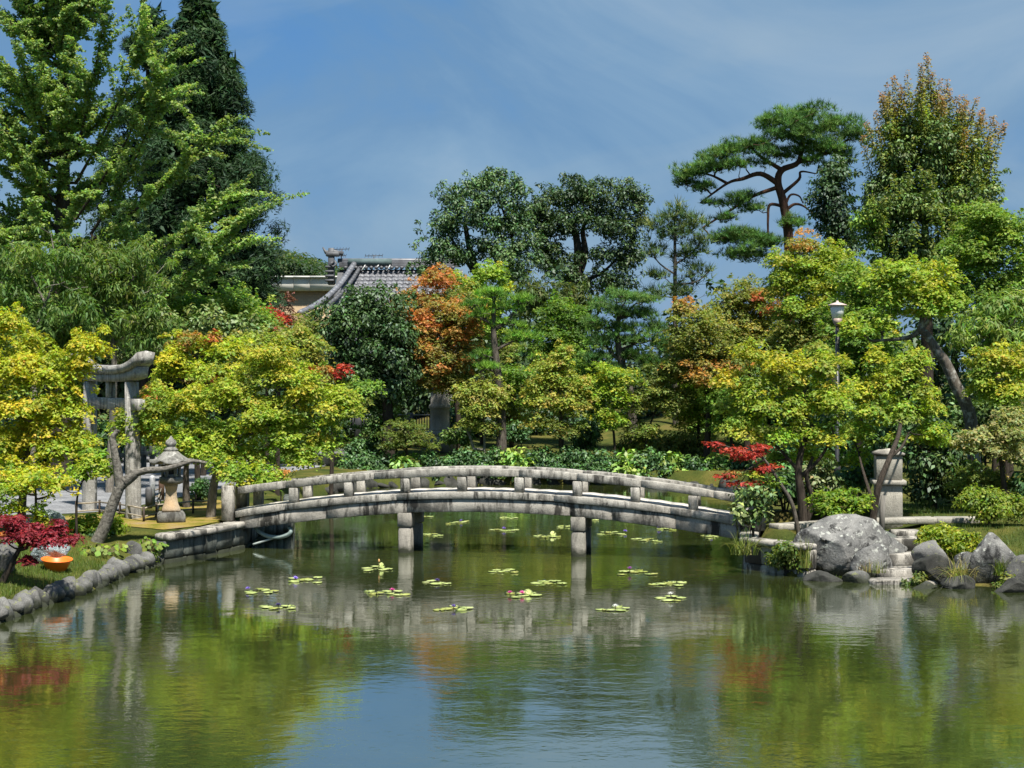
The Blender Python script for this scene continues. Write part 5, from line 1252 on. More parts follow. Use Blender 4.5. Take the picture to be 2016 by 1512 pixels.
tree('orange_tipped_maple', 'yellow maple with an orange-brown top above the spreading maple', 'maple tree', 47, [(390, 930), (385, 820), (380, 760)], [(345, 700, 35, 40), (380, 675, 45, 22, 0, ORO), (420, 690, 45, 30), (330, 725, 30, 30, 0, YEL), (420, 665, 26, 12, 0, ORG), (460, 690, 40, 30), (390, 730, 70, 30), (310, 770, 40, 22, 0, ORO), (440, 745, 60, 20, 0, ORO)], 'maple', YEL, (.1, .04), leaf=1.15)
tree('pale_maple', 'pale yellow-green maple with feathery top left of the dark evergreen', 'maple tree', 50, [(545, 930), (548, 800), (550, 740)], [(500, 680, 55, 28), (570, 665, 50, 28), (550, 700, 60, 30), (610, 690, 35, 30), (590, 720, 40, 24), (620, 735, 30, 20, 0, ORO), (480, 700, 40, 30)], 'maple', [(3, (.30, .36, .06)), (2, (.38, .38, .07)), (2, (.22, .28, .04))], (.1, .04), leaf=1.15)
tree('scarlet_sprig_maple', 'small maple with scarlet sprays in front of the dark evergreen', 'maple tree', 53, [(650, 930), (655, 820), (652, 770)], [(655, 735, 36, 12, 0, RED), (680, 722, 14, 10, 0, RED), (625, 738, 25, 8, 0, RED), (690, 790, 45, 30, 0, OLV), (720, 760, 35, 18, 0, GRN), (670, 770, 30, 22, 0, YGR)], 'maple', OLV, (.09, .03), leaf=1.2)
tree('dark_evergreen', 'dense dark round evergreen in front of the temple roof', 'tree', 65, [(765, 880), (762, 790), (745, 740)], [(720, 620, 75, 55), (670, 650, 45, 60), (770, 640, 55, 60), (720, 700, 90, 60), (690, 740, 60, 40), (770, 720, 55, 60), (740, 770, 60, 30)], 'broadF', [(4, (.045, .10, .028)), (3, (.065, .13, .03)), (2, (.03, .07, .024))], (.3, .12), leaf=.62, pad=.8, top=(.09, .16, .035))
tree('round_shrub', 'clipped round shrub behind the spreading maple trunk', 'shrub', 46.5, [(395, 990), (395, 978)], [(396, 962, 24, 24)], 'shrub', HED, (.04, .02), pad=.8)
tree('rusty_shrub', 'small rusty-orange shrub beyond the left bridge rail', 'shrub', 47, [(553, 960), (553, 948)], [(552, 938, 28, 16), (535, 945, 15, 8)], 'maple', ORO, (.03, .012), pad=.5, leaf=.9)
tree('azalea_bush', 'rounded bright-green azalea bush at the foot of the leaning tree', 'shrub', 38.0, [(190, 1070), (190, 1050)], [(190, 1038, 52, 24), (165, 1040, 35, 24), (220, 1042, 28, 26), (190, 1055, 50, 18, -.2, HED)], 'shrub', AZA, (.05, .02), pad=.8, dens=1.2)

# ------------------------------------------------------------------ across the pond, centre
tree('orange_maple', 'maple turning orange-red above the tall stone lantern', 'maple tree', 70.6, [(905, 880), (900, 800), (880, 700), (870, 640)], [(862, 552, 45, 26, 0, ORG), (800, 592, 38, 26, 0, ORG), (905, 640, 40, 40, -4.0, OLV), (842, 590, 35, 26, 0, ORO), (835, 630, 45, 30, -4.4, ORG), (885, 625, 55, 40, -4.4, ORO), (800, 640, 35, 40, -4.4, OLV), (850, 665, 50, 30, -4.6, ORO), (910, 670, 40, 50, -4.6, ORO), (830, 700, 50, 30, -4.6, ORO), (880, 720, 60, 35, -4.6, ORO), (830, 735, 25, 15, -4.6, ORG), (860, 755, 40, 22, -4.6, ORO), (900, 760, 40, 25, -4.6, OLV), (905, 590, 30, 30, 0, OLV)], 'mapleF', ORO, (.16, .05), leaf=.8, pad=.7)
tree('yellow_topped_maple', 'yellow-green maple crown rising right behind the orange maple', 'maple tree', 72, [(950, 870), (948, 700), (945, 640)], [(920, 560, 40, 26), (960, 545, 35, 26), (975, 530, 20, 16), (940, 590, 55, 30), (985, 575, 22, 20), (890, 550, 20, 14), (960, 640, 40, 30), (1000, 690, 30, 30, 0, OLV)], 'mapleF', YGR, (.14, .05), leaf=.8, pad=.75)
def pine(label, Y, trunk, limbs, pads, pal, r, style, bark, lf=1.0, name='pine_tree', tip_r=.02, base=None, grow=1.08):
    return tree(name, label, 'pine tree', Y, trunk, pads, style, pal, r, limbs, bark, leaf=lf, pad=.8, tip_r=tip_r, depth=1.2, grow=grow, dens=1.2, fill=1.1)
pine('cloud-pruned pine with bright layered pads and dark straight trunk left of centre', 64.5, [(988, 872), (985, 790), (978, 720), (972, 660), (972, 600)], [([(975, 690), (1010, 672), (1040, 664)], .07, .03), ([(973, 640), (945, 625), (925, 604)], .06, .025), ([(974, 650), (1000, 632), (1020, 600)], .06, .025)],
     [(970, 578, 36, 13), (930, 600, 30, 12), (1026, 590, 32, 12), (1000, 605, 36, 12), (948, 619, 34, 12), (1012, 662, 42, 14), (1045, 668, 24, 12), (950, 700, 28, 10), (958, 722, 32, 11), (985, 640, 26, 10), (1020, 640, 18, 8)], PIN, (.24, .08), 'pine', BARK, 1.25)
pine('rounded cloud-pruned pine with dense dark-green pads right of centre', 67, [(1250, 880), (1240, 780), (1225, 720), (1215, 660), (1220, 610)], [([(1225, 715), (1200, 690), (1185, 660)], .08, .03), ([(1222, 690), (1260, 670), (1285, 640)], .08, .03), ([(1232, 735), (1200, 730), (1190, 715)], .07, .03)],
     [(1225, 585, 50, 16), (1185, 600, 28, 14), (1270, 590, 34, 14), (1210, 615, 40, 15), (1255, 620, 45, 15), (1175, 640, 34, 16), (1230, 645, 40, 14), (1290, 645, 30, 18), (1190, 672, 42, 14), (1250, 670, 40, 13), (1300, 680, 24, 18), (1175, 705, 40, 14), (1235, 700, 34, 12), (1280, 712, 38, 16), (1200, 730, 40, 12)], PID, (.26, .08), 'pine', BARK, 1.25)
tree('dark_centre_tree', 'airy dark evergreen tree in the skyline centre, left of the pair', 'tree', 92, [(985, 880), (975, 640), (945, 560), (925, 490), (915, 440)], [(958, 375, 48, 36), (983, 350, 24, 16), (1023, 364, 14, 12), (895, 388, 30, 32), (873, 445, 40, 28), (950, 425, 60, 42), (1018, 408, 28, 42), (864, 495, 40, 28), (1020, 460, 42, 40), (905, 500, 40, 24), (1005, 520, 55, 45), (838, 532, 30, 16), (960, 490, 36, 22)], 'broadF', [(4, (.085, .165, .045)), (3, (.12, .205, .06)), (3, (.055, .11, .035))], (.4, .12), leaf=.68, dens=.8, pad=.75, grow=1.22, limbs=[([(975, 640), (1000, 560), (1010, 480), (985, 400)], .2, .05), ([(935, 540), (895, 480), (880, 450)], .12, .04)])
tree('dark_centre_tree', 'spreading very dark tree with thick twin stems, right of the skyline pair', 'tree', 94, [(1105, 880), (1110, 620), (1135, 550), (1138, 490), (1128, 440)], [(1110, 378, 48, 28), (1170, 388, 60, 34), (1238, 385, 38, 32), (1068, 415, 44, 32), (1125, 430, 60, 30), (1190, 420, 50, 26), (1206, 450, 60, 24), (1262, 415, 16, 34), (1082, 500, 50, 34), (1210, 505, 55, 24), (1240, 498, 34, 24), (1111, 530, 50, 30), (1206, 555, 55, 26), (1160, 560, 40, 24), (1070, 460, 30, 26)], 'broadF', [(4, (.06, .11, .028)), (3, (.085, .14, .035)), (3, (.04, .08, .025))], (.55, .16), leaf=.68, dens=.8, pad=.75, grow=1.22, limbs=[([(1137, 545), (1152, 500), (1148, 450), (1170, 410)], .28, .06), ([(1130, 560), (1180, 540), (1215, 510)], .16, .05)])
tree('bright_green_maple', 'bright green maple between the two cloud-pruned pines', 'maple tree', 71, [(1105, 880), (1105, 760), (1105, 700)], [(1100, 610, 35, 28), (1080, 640, 35, 28), (1130, 635, 36, 30), (1105, 670, 55, 34), (1070, 700, 40, 30), (1140, 690, 34, 30)], 'mapleF', [(4, (.15, .27, .025)), (3, (.11, .20, .025)), (1, (.20, .31, .03))], (.13, .05), leaf=.8, pad=.75)
tree('olive_conifer', 'feathery olive-green conifer in front of the very dark skyline tree', 'tree', 82, [(1120, 880), (1120, 700), (1125, 620)], [(1125, 575, 35, 26), (1100, 600, 40, 24), (1150, 600, 30, 24), (1040, 590, 40, 30), (1060, 570, 30, 24)], 'lance', [(3, (.11, .15, .03)), (2, (.08, .12, .03))], (.15, .05), leaf=1.2)
tree('yellow_garden_maple', 'slender yellow maple in the centre across the pond', 'maple tree', 63.6, [(1105, 888), (1104, 840), (1102, 790), (1096, 740)], [(1110, 695, 22, 20), (1085, 720, 36, 26), (1065, 750, 30, 24), (1110, 745, 34, 26), (1060, 785, 30, 24), (1095, 790, 40, 30), (1135, 790, 34, 30), (1145, 760, 25, 22), (1055, 830, 30, 20), (1110, 840, 40, 22, 0, OLV)], 'mapleF', [(3, (.42, .44, .06)), (3, (.32, .39, .05)), (2, (.50, .42, .09)), (2, (.22, .30, .04))], (.08, .03), leaf=.68, pad=.6)
tree('yellow_garden_maple', 'yellow-green maple right of the slender yellow one across the pond', 'maple tree', 64.2, [(1212, 888), (1208, 850), (1200, 810)], [(1200, 735, 36, 20), (1230, 745, 35, 20), (1180, 760, 34, 24), (1215, 780, 40, 26), (1190, 810, 34, 26), (1160, 785, 24, 24), (1210, 830, 25, 22)], 'mapleF', YGR, (.07, .03), leaf=.68, pad=.6)
tree('olive_garden_maple', 'olive-tinged maple with slanting thin trunk across the pond right of centre', 'maple tree', 64.4, [(1265, 890), (1276, 850), (1290, 810)], [(1290, 745, 36, 22), (1330, 740, 34, 24), (1290, 780, 45, 26), (1340, 780, 34, 26), (1320, 800, 40, 20, 0, OLV), (1255, 800, 25, 22), (1270, 850, 40, 22, 0, OLV)], 'mapleF', OLV, (.07, .03), leaf=.7, pad=.6)
tree('maple_sapling', 'pale forked maple sapling right of the tall stone lantern', 'maple tree', 64.0, [(954, 884), (953, 840), (950, 800)], [(920, 775, 28, 22), (955, 765, 34, 22), (935, 805, 36, 24), (965, 800, 28, 24), (925, 835, 26, 18), (985, 780, 22, 24), (960, 840, 20, 18, 0, OLV)], 'mapleF', [(3, (.36, .40, .07)), (2, (.27, .34, .05)), (1, (.46, .40, .11))], (.06, .025), bark=BARK_PALE, leaf=.65, pad=.6, limbs=[([(932, 884), (925, 860), (912, 835)], .07, .03)])
tree('layered_niwaki', 'low layered bush with flat clipped tiers left of the tall lantern', 'shrub', 63.4, [(802, 905), (800, 880), (798, 860)], [(800, 838, 40, 9), (780, 856, 34, 8), (830, 858, 34, 8), (800, 872, 45, 9), (770, 880, 24, 8), (845, 878, 24, 8)], 'mapleF', [(3, (.14, .20, .03)), (2, (.19, .23, .04))], (.07, .03), leaf=.55, pad=.5, dens=1.0)
tree('bare_twig_shrub', 'twiggy dark shrub with sparse leaves in front of the slatted fence', 'shrub', 65.5, [(762, 900), (758, 850), (755, 820)], [(750, 800, 30, 18), (740, 830, 34, 22), (775, 825, 24, 20), (730, 850, 30, 18)], 'mapleF', MID, (.05, .02), leaf=.6, dens=.55)
# garden shrubs behind the rail, far shore
hs_ = [(560, 905, 40, 22, 66, GRN, 'rounded green shrub beyond the left end of the bridge'), (700, 895, 34, 30, 64, HED, 'dark green shrub at the left end of the far hedge'), (745, 880, 40, 34, 66, HED, 'tall dark shrub below the slatted fence'), (1153, 855, 30, 34, 66, HED, 'dark rounded shrub with lighter top between the two yellow maples'),
       (1392, 838, 32, 30, 72, GRN, 'light-green ferny shrub on the mossy slope at right'), (1340, 870, 70, 30, 67, OLV, 'olive low shrub on the mossy slope'), (1250, 875, 40, 22, 65.5, OLV, 'small olive shrub below the yellow maples'), (900, 855, 30, 22, 66, MID, 'green shrub right of the tall lantern base'), (1010, 850, 36, 22, 68, HED, 'dark low shrub behind the straight pine trunk')]
for px, py, rx, ry, Y, pal, lab in hs_:
    tree('garden_shrub', lab, 'shrub', Y, [(px, py + ry + 6), (px, py + 4)], [(px, py, rx, ry), (px - rx * .4, py + ry * .3, rx * .6, ry * .7), (px + rx * .4, py + ry * .3, rx * .6, ry * .7)], 'gloss', pal, (.05, .02), group='shrubs across the pond', leaf=1.0, pad=1.1)
hx_ = [(690, 915, 30, HED), (745, 912, 36, HED), (800, 912, 34, AUC), (850, 912, 34, HED), (905, 908, 36, HED), (960, 906, 36, HED), (1015, 904, 36, AUC), (1070, 903, 36, HED), (1125, 904, 36, HED), (1180, 905, 36, HED), (1232, 908, 36, AUC), (1285, 908, 34, HED), (1325, 912, 30, AUC), (1370, 918, 34, HED), (1415, 915, 36, AUC), (1455, 925, 34, HED)]
nth = ['first', 'second', 'third', 'fourth', 'fifth', 'sixth', 'seventh', 'eighth', 'ninth', 'tenth', 'eleventh', 'twelfth', 'thirteenth', 'fourteenth', 'fifteenth', 'sixteenth']
for i, (px, py, rx, pal) in enumerate(hx_):
    lg = 'light large-leaved' if pal is AUC else 'dark green'
    tree('hedge_shrub', '%s shrub of the far-shore hedge behind the bridge rail, %s from the left' % (lg, nth[i]), 'shrub', 63.4, [(px, py + 46), (px, py + 20)], [(px, py, rx * 1.1, 24), (px + rng.uniform(-6, 6), py + 20, rx * 1.1, 20, -.4)], 'gloss', pal, (.05, .02), group='hedge shrubs along the far shore', leaf=1.7 if pal is AUC else 1.0, pad=1.1, dens=1.0)

# ------------------------------------------------------------------ pines and skyline trees at right
tree('young_pine', 'young long-needled pine with pale straight trunk against the sky', 'pine tree', 74, [(1330, 880), (1329, 640), (1329, 520), (1328, 430)], [(1326, 425, 34, 24), (1290, 455, 30, 24), (1365, 440, 32, 26), (1330, 455, 34, 24), (1285, 490, 26, 18), (1375, 480, 30, 24), (1345, 500, 30, 22), (1300, 545, 26, 16), (1375, 535, 34, 18), (1350, 570, 40, 18), (1290, 580, 30, 16)], 'pine', [(3, (.11, .17, .05)), (2, (.08, .135, .045)), (1, (.16, .21, .06))], (.15, .05), bark=BARK, leaf=2.2, dens=.55, pad=.9, limbs=[([(1329, 520), (1360, 500), (1385, 470)], .05, .02), ([(1329, 540), (1300, 520), (1285, 500)], .05, .02), ([(1329, 560), (1370, 555), (1395, 535)], .05, .02)])
pine('big old red pine with bent trunk and umbrella-like layered crown', 76.5, [(1556, 880), (1554, 498), (1543, 403), (1532, 361), (1539, 335), (1572, 319), (1580, 277)],
     [([(1532, 361), (1497, 342), (1462, 352), (1432, 361), (1379, 399)], .15, .04), ([(1530, 369), (1478, 388), (1432, 418), (1383, 448)], .11, .04), ([(1542, 380), (1573, 353), (1577, 338), (1607, 342)], .10, .03), ([(1546, 407), (1516, 403), (1512, 430), (1512, 460)], .09, .05), ([(1549, 412), (1565, 402), (1584, 407), (1608, 428)], .09, .03), ([(1546, 405), (1556, 384), (1573, 386), (1581, 400)], .07, .03), ([(1540, 335), (1500, 310), (1478, 290)], .12, .04), ([(1572, 319), (1630, 300), (1668, 275)], .12, .04), ([(1432, 361), (1400, 345), (1370, 340)], .08, .03)],
     [(1584, 226, 62, 13), (1540, 234, 40, 13), (1510, 248, 26, 15), (1592, 252, 70, 16), (1648, 244, 40, 16), (1668, 270, 40, 18), (1560, 272, 60, 14), (1478, 285, 46, 14), (1410, 305, 44, 12), (1440, 296, 34, 12), (1531, 302, 55, 14), (1611, 293, 46, 16), (1360, 338, 30, 13), (1402, 328, 42, 12), (1383, 366, 38, 11), (1345, 352, 16, 14), (1463, 325, 46, 11), (1655, 300, 34, 14), (1590, 318, 30, 9), (1451, 400, 30, 13), (1462, 388, 24, 9), (1430, 430, 20, 10), (1405, 400, 22, 8), (1480, 410, 22, 10), (1470, 466, 60, 16), (1554, 438, 32, 12), (1463, 502, 46, 18), (1421, 470, 30, 12), (1510, 480, 30, 14), (1640, 330, 30, 10)], PID, (.28, .10), 'pineF', BARK_RED, .95, 'red_pine', grow=1.25)
tree('dark_leafy_tree', 'dark drooping-leaved evergreen between the red pine and the tall pointed tree', 'tree', 70, [(1640, 880), (1640, 600), (1640, 480)], [(1635, 384, 40, 46), (1652, 340, 30, 30), (1645, 430, 40, 40), (1620, 410, 26, 34), (1650, 480, 40, 40)], 'broadF', [(4, (.05, .10, .028)), (3, (.075, .13, .035)), (2, (.032, .07, .024))], (.25, .1), leaf=.62, pad=.7)
def shoots_tree():
    Y = 62.0; root_t = tree('shooting_tree', 'tall dense tree with many upright shoots tipped pinkish red at upper right', 'tree', Y, [(1825, 900), (1825, 640), (1822, 480), (1820, 380)], [(1820, 300, 90, 70), (1765, 370, 75, 75), (1885, 370, 75, 75), (1820, 420, 120, 75), (1720, 440, 50, 55, 0, GRN), (1920, 440, 56, 65), (1780, 490, 100, 45), (1890, 500, 70, 45)], 'broadF', [(4, (.085, .155, .035)), (3, (.12, .20, .045)), (2, (.18, .26, .05)), (2, (.05, .10, .03))], (.3, .1), leaf=.56, pad=.6, dens=1.25, fill=1.2, top=(.18, .24, .04), topk=.5)
    cr = Crown('broad', .17)
    tips = [(1510, 70), (1410, 165), (1340, 185), (1275, 275), (1540, 160), (1620, 200), (1580, 195), (1630, 255), (1710, 285), (1670, 290), (1770, 295), (1800, 355), (1860, 390), (1915, 425), (1490, 180), (1310, 210), (1450, 260), (1380, 260), (1560, 280), (1600, 300), (1690, 340), (1740, 360), (1200, 420), (1250, 360)]
    w = Wood(); w.path([P(1825, 480, Y), P(1825, 380, Y), P(1825, 330, Y)], .08, .04)
    for i, (a, b) in enumerate(tips):
        px, py = 1250 + a / 2.632, 80 + b / 2.632
        for rep in range(2):
            jx, jy, dY = (0, 0, -.6) if rep == 0 else (rng.normal(0, 10), rng.uniform(10, 45), rng.uniform(-2, 1.5))
            e = P(px + jx, py + jy, Y + dY); f = P(1825 + (px + jx - 1825) * .72, py + jy + rng.uniform(100, 150), Y + dY * .6); m_ = (e + f) / 2 + np.array((rng.normal(0, .08), 0, -.1))
            w.path([f, m_, e], .02, .006)
            L = np.linalg.norm(e - f); cr.sleeve([f, m_, e], .30, 150 * L, (.24, .30, .05), (.40, .22, .11), .5, 0)
    for _ in range(26):
        px, py = rng.uniform(1700, 1960), rng.uniform(330, 500); f = P(px, py + 40, Y - 3.2); e = P(px + rng.normal(0, 6), py - 12, Y - 3.5); cr.sleeve([f, (e + f) / 2, e], .2, 90, (.19, .25, .05), (.24, .28, .07), .5, 0)
    cr.build('shoot_leaves', root_t, LEAF)
    par = np.array(w.par); i = np.nonzero(par >= 15)[0]; pos = np.array(w.pos); rad = np.array(w.rad); ok = np.linalg.norm(pos[i] - pos[par[i]], axis=1) < 1.6; i = i[ok]
    osh = link('shoots', wood_mesh('shoots', pos[par[i]], pos[i], rad[par[i]], rad[i], BARK, 4), root_t, world_pts=True); osh['kind'] = 'stuff'
shoots_tree()

# ------------------------------------------------------------------ olive and green maples on the right slope
mp_ = [
    ('olive maple with an orange patch left of the olive group, above the mossy slope', 64, (1390, 880), [(1350, 612, 34, 16, 0, ORO), (1345, 600, 18, 10, 0, ORG), (1370, 650, 60, 36), (1345, 690, 45, 34), (1410, 690, 50, 36), (1380, 730, 70, 30, 0, ORO), (1330, 720, 30, 24), (1440, 720, 40, 30)], OLV),
    ('olive maple with scarlet tips in the middle of the right slope', 66, (1470, 880), [(1470, 580, 50, 30), (1500, 600, 45, 34, 0, ORO), (1490, 585, 14, 8, -1, RED), (1512, 612, 14, 8, -1, RED), (1440, 610, 40, 34), (1480, 650, 70, 40), (1440, 680, 50, 34), (1530, 680, 50, 40)], OLV),
    ('yellow-green maple below the old red pine trunk', 60, (1580, 880), [(1580, 480, 34, 20, 0, ORO), (1560, 520, 50, 26), (1620, 510, 50, 30), (1600, 550, 70, 36), (1660, 550, 50, 36), (1540, 560, 40, 30), (1590, 600, 70, 36), (1640, 610, 50, 40), (1560, 640, 50, 40, 0, OLV), (1620, 660, 60, 40, 0, OLV), (1580, 700, 60, 30, 0, OLV)], YGR),
    ('shady green maple behind the park lamp pole', 54, (1690, 960), [(1690, 540, 50, 40), (1720, 580, 50, 40), (1680, 640, 60, 50), (1700, 700, 60, 50), (1730, 660, 40, 50), (1640, 700, 50, 40), (1680, 770, 50, 40)], GRN),
    ('broad green maple at the right edge below the shooting tree', 56, (1960, 940), [(1930, 440, 60, 40), (1990, 470, 60, 50), (1900, 500, 60, 40), (1960, 530, 70, 50), (2010, 580, 50, 50), (1930, 590, 60, 40), (1880, 560, 40, 30)], GRN),
]
for lab, Y, base, bl, pal in mp_:
    bx, by = base; cx, cy = np.mean([b[0] for b in bl]), np.mean([b[1] for b in bl])
    tree('slope_maple', lab, 'maple tree', Y, [(bx, by), (bx + 4, by - (by - cy) * .45), (cx, cy)], bl, 'mapleF', pal, (.16, .05), leaf=.75, pad=.72, group='maples on the right slope', grow=1.25, top=(.34, .33, .05) if pal is not GRN else (.24, .30, .04), topk=.4)
tree('leaning_lichen_maple', 'bright maple on a long leaning lichen-grey trunk at right', 'maple tree', 43.5, [(1922, 900), (1912, 830), (1880, 755), (1862, 715), (1845, 690), (1825, 660), (1812, 648)], [(1800, 560, 60, 40), (1750, 545, 40, 30), (1850, 545, 45, 36), (1830, 600, 60, 36), (1770, 600, 50, 34), (1780, 530, 40, 24), (1870, 590, 35, 30), (1690, 650, 36, 18), (1665, 640, 22, 14), (1740, 640, 30, 18), (1720, 560, 30, 26)], 'maple', YGR, (.20, .10), bark=BARK_LICHEN, leaf=1.1, limbs=[([(1812, 648), (1795, 662), (1765, 668), (1716, 671)], .085, .035), ([(1812, 648), (1815, 620), (1805, 580)], .09, .03), ([(1815, 650), (1840, 610), (1850, 570)], .07, .03)], top=(.40, .42, .05), topk=.4)
tree('willowy_tree', 'light green willowy-leaved tree at the right picture edge', 'tree', 46, [(1990, 960), (1985, 800), (1980, 700)], [(1970, 610, 40, 30), (1935, 640, 50, 24), (1990, 650, 50, 34), (1900, 665, 40, 18), (1960, 685, 60, 24), (2010, 600, 24, 30)], 'lance', [(3, (.24, .34, .07)), (2, (.17, .27, .05)), (1, (.32, .40, .10))], (.12, .05), leaf=.8)
tree('yellow_green_maple', 'yellow-green maple with orange tinges right of the leaning trunk', 'maple tree', 42.5, [(1985, 980), (1980, 880), (1975, 800)], [(1940, 715, 32, 28), (1960, 705, 45, 30, 0, YEL), (2000, 720, 40, 40), (1945, 765, 40, 34), (1980, 770, 50, 40), (1932, 745, 24, 26)], 'maple', YGR, (.1, .04), top=(.44, .38, .06), topk=.4)
tree('glossy_shrub', 'mid-green leafy shrub mass behind the leaning trunk', 'shrub', 44.5, [(1940, 990), (1940, 900)], [(1920, 810, 50, 36), (1980, 830, 50, 40), (1890, 850, 40, 36), (1950, 860, 50, 36), (2010, 870, 40, 40)], 'broad', [(3, (.11, .19, .035)), (2, (.16, .25, .05)), (1, (.07, .13, .03))], (.08, .03))
tree('glossy_shrub', 'dark glossy camellia-like shrub right of the stone pillar', 'shrub', 42.5, [(1840, 995), (1840, 930)], [(1830, 860, 45, 40), (1860, 900, 55, 40), (1820, 920, 40, 40), (1870, 950, 50, 34), (1820, 960, 36, 26)], 'broad', [(3, (.06, .115, .028)), (2, (.10, .17, .04)), (2, (.04, .08, .022))], (.08, .03))
tree('pale_maple_shrub', 'pale cream-green layered maple at the right edge above the bushes', 'maple tree', 40.5, [(1985, 1010), (1975, 940), (1968, 890)], [(1930, 860, 45, 18), (1980, 850, 45, 20), (1950, 885, 50, 18), (1900, 880, 30, 14), (2000, 890, 35, 24), (1990, 820, 30, 18)], 'maple', [(3, (.33, .34, .12)), (2, (.25, .29, .08)), (1, (.40, .38, .18))], (.1, .04), bark=BARK_DARK, leaf=.95)
tree('olive_low_maple', 'olive shaded maple below the pale one at the right edge', 'maple tree', 41.2, [(1925, 1010), (1925, 975), (1925, 950)], [(1920, 935, 50, 20), (1960, 950, 40, 20), (1895, 950, 30, 18), (1990, 960, 40, 24)], 'maple', OLV, (.07, .03))
tree('lime_bush', 'airy lime-green bush on thin stems behind the round azalea', 'shrub', 37.6, [(1942, 1062), (1943, 1040), (1945, 1020)], [(1930, 975, 40, 18), (1965, 985, 45, 22), (1910, 990, 28, 18), (1950, 1005, 50, 18), (2000, 1000, 30, 26)], 'shrub', [(3, (.26, .33, .04)), (2, (.19, .27, .03)), (1, (.12, .19, .025))], (.03, .012), stems=5)
tree('azalea_bush', 'clipped round yellow-green azalea bush above the rocks on the right bank', 'shrub', 35.6, [(1868, 1092), (1868, 1075)], [(1870, 1052, 52, 20), (1835, 1064, 28, 26), (1905, 1064, 30, 24), (1868, 1072, 56, 20, -.25)], 'shrub', [(4, (.32, .36, .025)), (3, (.25, .32, .025)), (1, (.17, .24, .02))], (.05, .02), pad=.8, dens=1.25)
tree('front_maple', 'dark-stemmed yellow-green maple on the right bank beside the bridge end', 'maple tree', 38.2, [(1586, 1040), (1578, 980), (1572, 930), (1580, 880), (1600, 840)],
     [(1470, 695, 30, 24, 0, YEL), (1530, 715, 45, 34, 0, YEL), (1430, 748, 32, 20, 0, YEL), (1475, 760, 45, 28), (1560, 750, 45, 34), (1620, 720, 45, 30), (1612, 690, 22, 20, 1, GRN), (1500, 800, 60, 34), (1570, 800, 50, 36), (1640, 780, 55, 40), (1470, 840, 45, 26), (1540, 860, 55, 26), (1620, 850, 50, 30), (1440, 800, 28, 26, .5, GRN), (1590, 900, 40, 24, .6), (1530, 905, 34, 18, .5, GRN)],
     'maple', YGR, (.13, .05), limbs=[([(1586, 1035), (1600, 985), (1588, 940), (1600, 900)], .08, .04), ([(1574, 930), (1530, 880), (1480, 850)], .05, .02), ([(1580, 935), (1612, 905), (1640, 860)], .06, .025), ([(1600, 840), (1570, 790), (1560, 740)], .04, .015)], top=(.46, .40, .05), topk=.45)
tree('front_maple', 'maple with one slim slanting trunk crossing the square stone pillar', 'maple tree', 37.7, [(1712, 1045), (1722, 1000), (1732, 950), (1752, 900, .3), (1768, 860, 1.0), (1775, 820, 2.2)],
     [(1780, 720, 46, 32, 2.6), (1802, 712, 30, 30, 2.8), (1740, 750, 42, 28, 2.6, YEL), (1792, 770, 48, 32, 2.4), (1832, 800, 28, 32, 2.8), (1720, 800, 46, 32, 2.5), (1780, 815, 50, 30, 2.3), (1830, 845, 40, 26, 2.8), (1690, 845, 40, 30, 2.8), (1680, 900, 28, 24, 3.2), (1765, 866, 28, 12, 2.0), (1720, 700, 24, 20, 2.6, YEL), (1850, 868, 26, 26, 3.0), (1690, 770, 34, 28, 2.8, YEL)],
     'maple', YGR, (.10, .045), limbs=[([(1752, 900, .3), (1775, 880, 1), (1790, 850, 2)], .05, .02), ([(1775, 820, 2.2), (1790, 780, 2.5), (1800, 730, 2.6)], .04, .015), ([(1722, 1000), (1700, 930, 1.5), (1690, 890, 2.8)], .05, .02)], top=(.42, .38, .05), topk=.35)
tree('scarlet_maple', 'maple branch with scarlet leaves reaching over the right bridge rail', 'maple tree', 37.0, [(1582, 1048), (1562, 1000), (1535, 950), (1505, 905), (1480, 890)], [(1405, 872, 22, 7), (1440, 886, 32, 9), (1465, 900, 26, 9), (1495, 880, 24, 10), (1485, 895, 30, 10), (1515, 918, 28, 8), (1500, 925, 26, 7), (1425, 938, 22, 7), (1440, 950, 26, 6), (1475, 952, 34, 6), (1450, 930, 24, 7, 0, ORO), (1490, 935, 26, 9, 0, YGR), (1520, 950, 30, 16, .2, GRN)], 'fine', RED, (.06, .02), bark=BARK, limbs=[([(1505, 905), (1470, 925), (1430, 945)], .02, .008), ([(1500, 900), (1450, 885), (1400, 868)], .02, .006)], leaf=.85, pad=.55, dens=.6)
tree('low_green_maple', 'small fresh-green dome-shaped maple at the foot of the front maple', 'maple tree', 36.8, [(1624, 1040), (1624, 1022), (1628, 1005)], [(1650, 975, 42, 16), (1620, 990, 28, 16), (1680, 988, 34, 16), (1650, 1005, 45, 14)], 'maple', [(3, (.24, .35, .025)), (2, (.17, .28, .025))], (.07, .03), leaf=.95)
tree('leafy_shrub', 'light-leaved shrub on bare stems at the right end of the bridge', 'shrub', 36.2, [(1484, 1050), (1482, 1030), (1480, 1015)], [(1475, 975, 30, 18), (1500, 985, 26, 20), (1455, 1000, 22, 18), (1490, 1008, 30, 16), (1465, 1020, 24, 12)], 'gloss', [(3, (.14, .21, .05)), (2, (.22, .28, .09)), (2, (.08, .14, .03))], (.025, .01), stems=5, dens=.8)
tree('variegated_shrub', 'pale variegated shrub between the front maple stems and the lamp pole', 'shrub', 40.8, [(1620, 1005), (1620, 980)], [(1620, 920, 34, 24), (1600, 950, 30, 26), (1640, 955, 30, 26), (1615, 985, 34, 18)], 'gloss', [(3, (.22, .25, .10)), (2, (.13, .18, .05)), (1, (.32, .32, .17))], (.03, .012), stems=3)
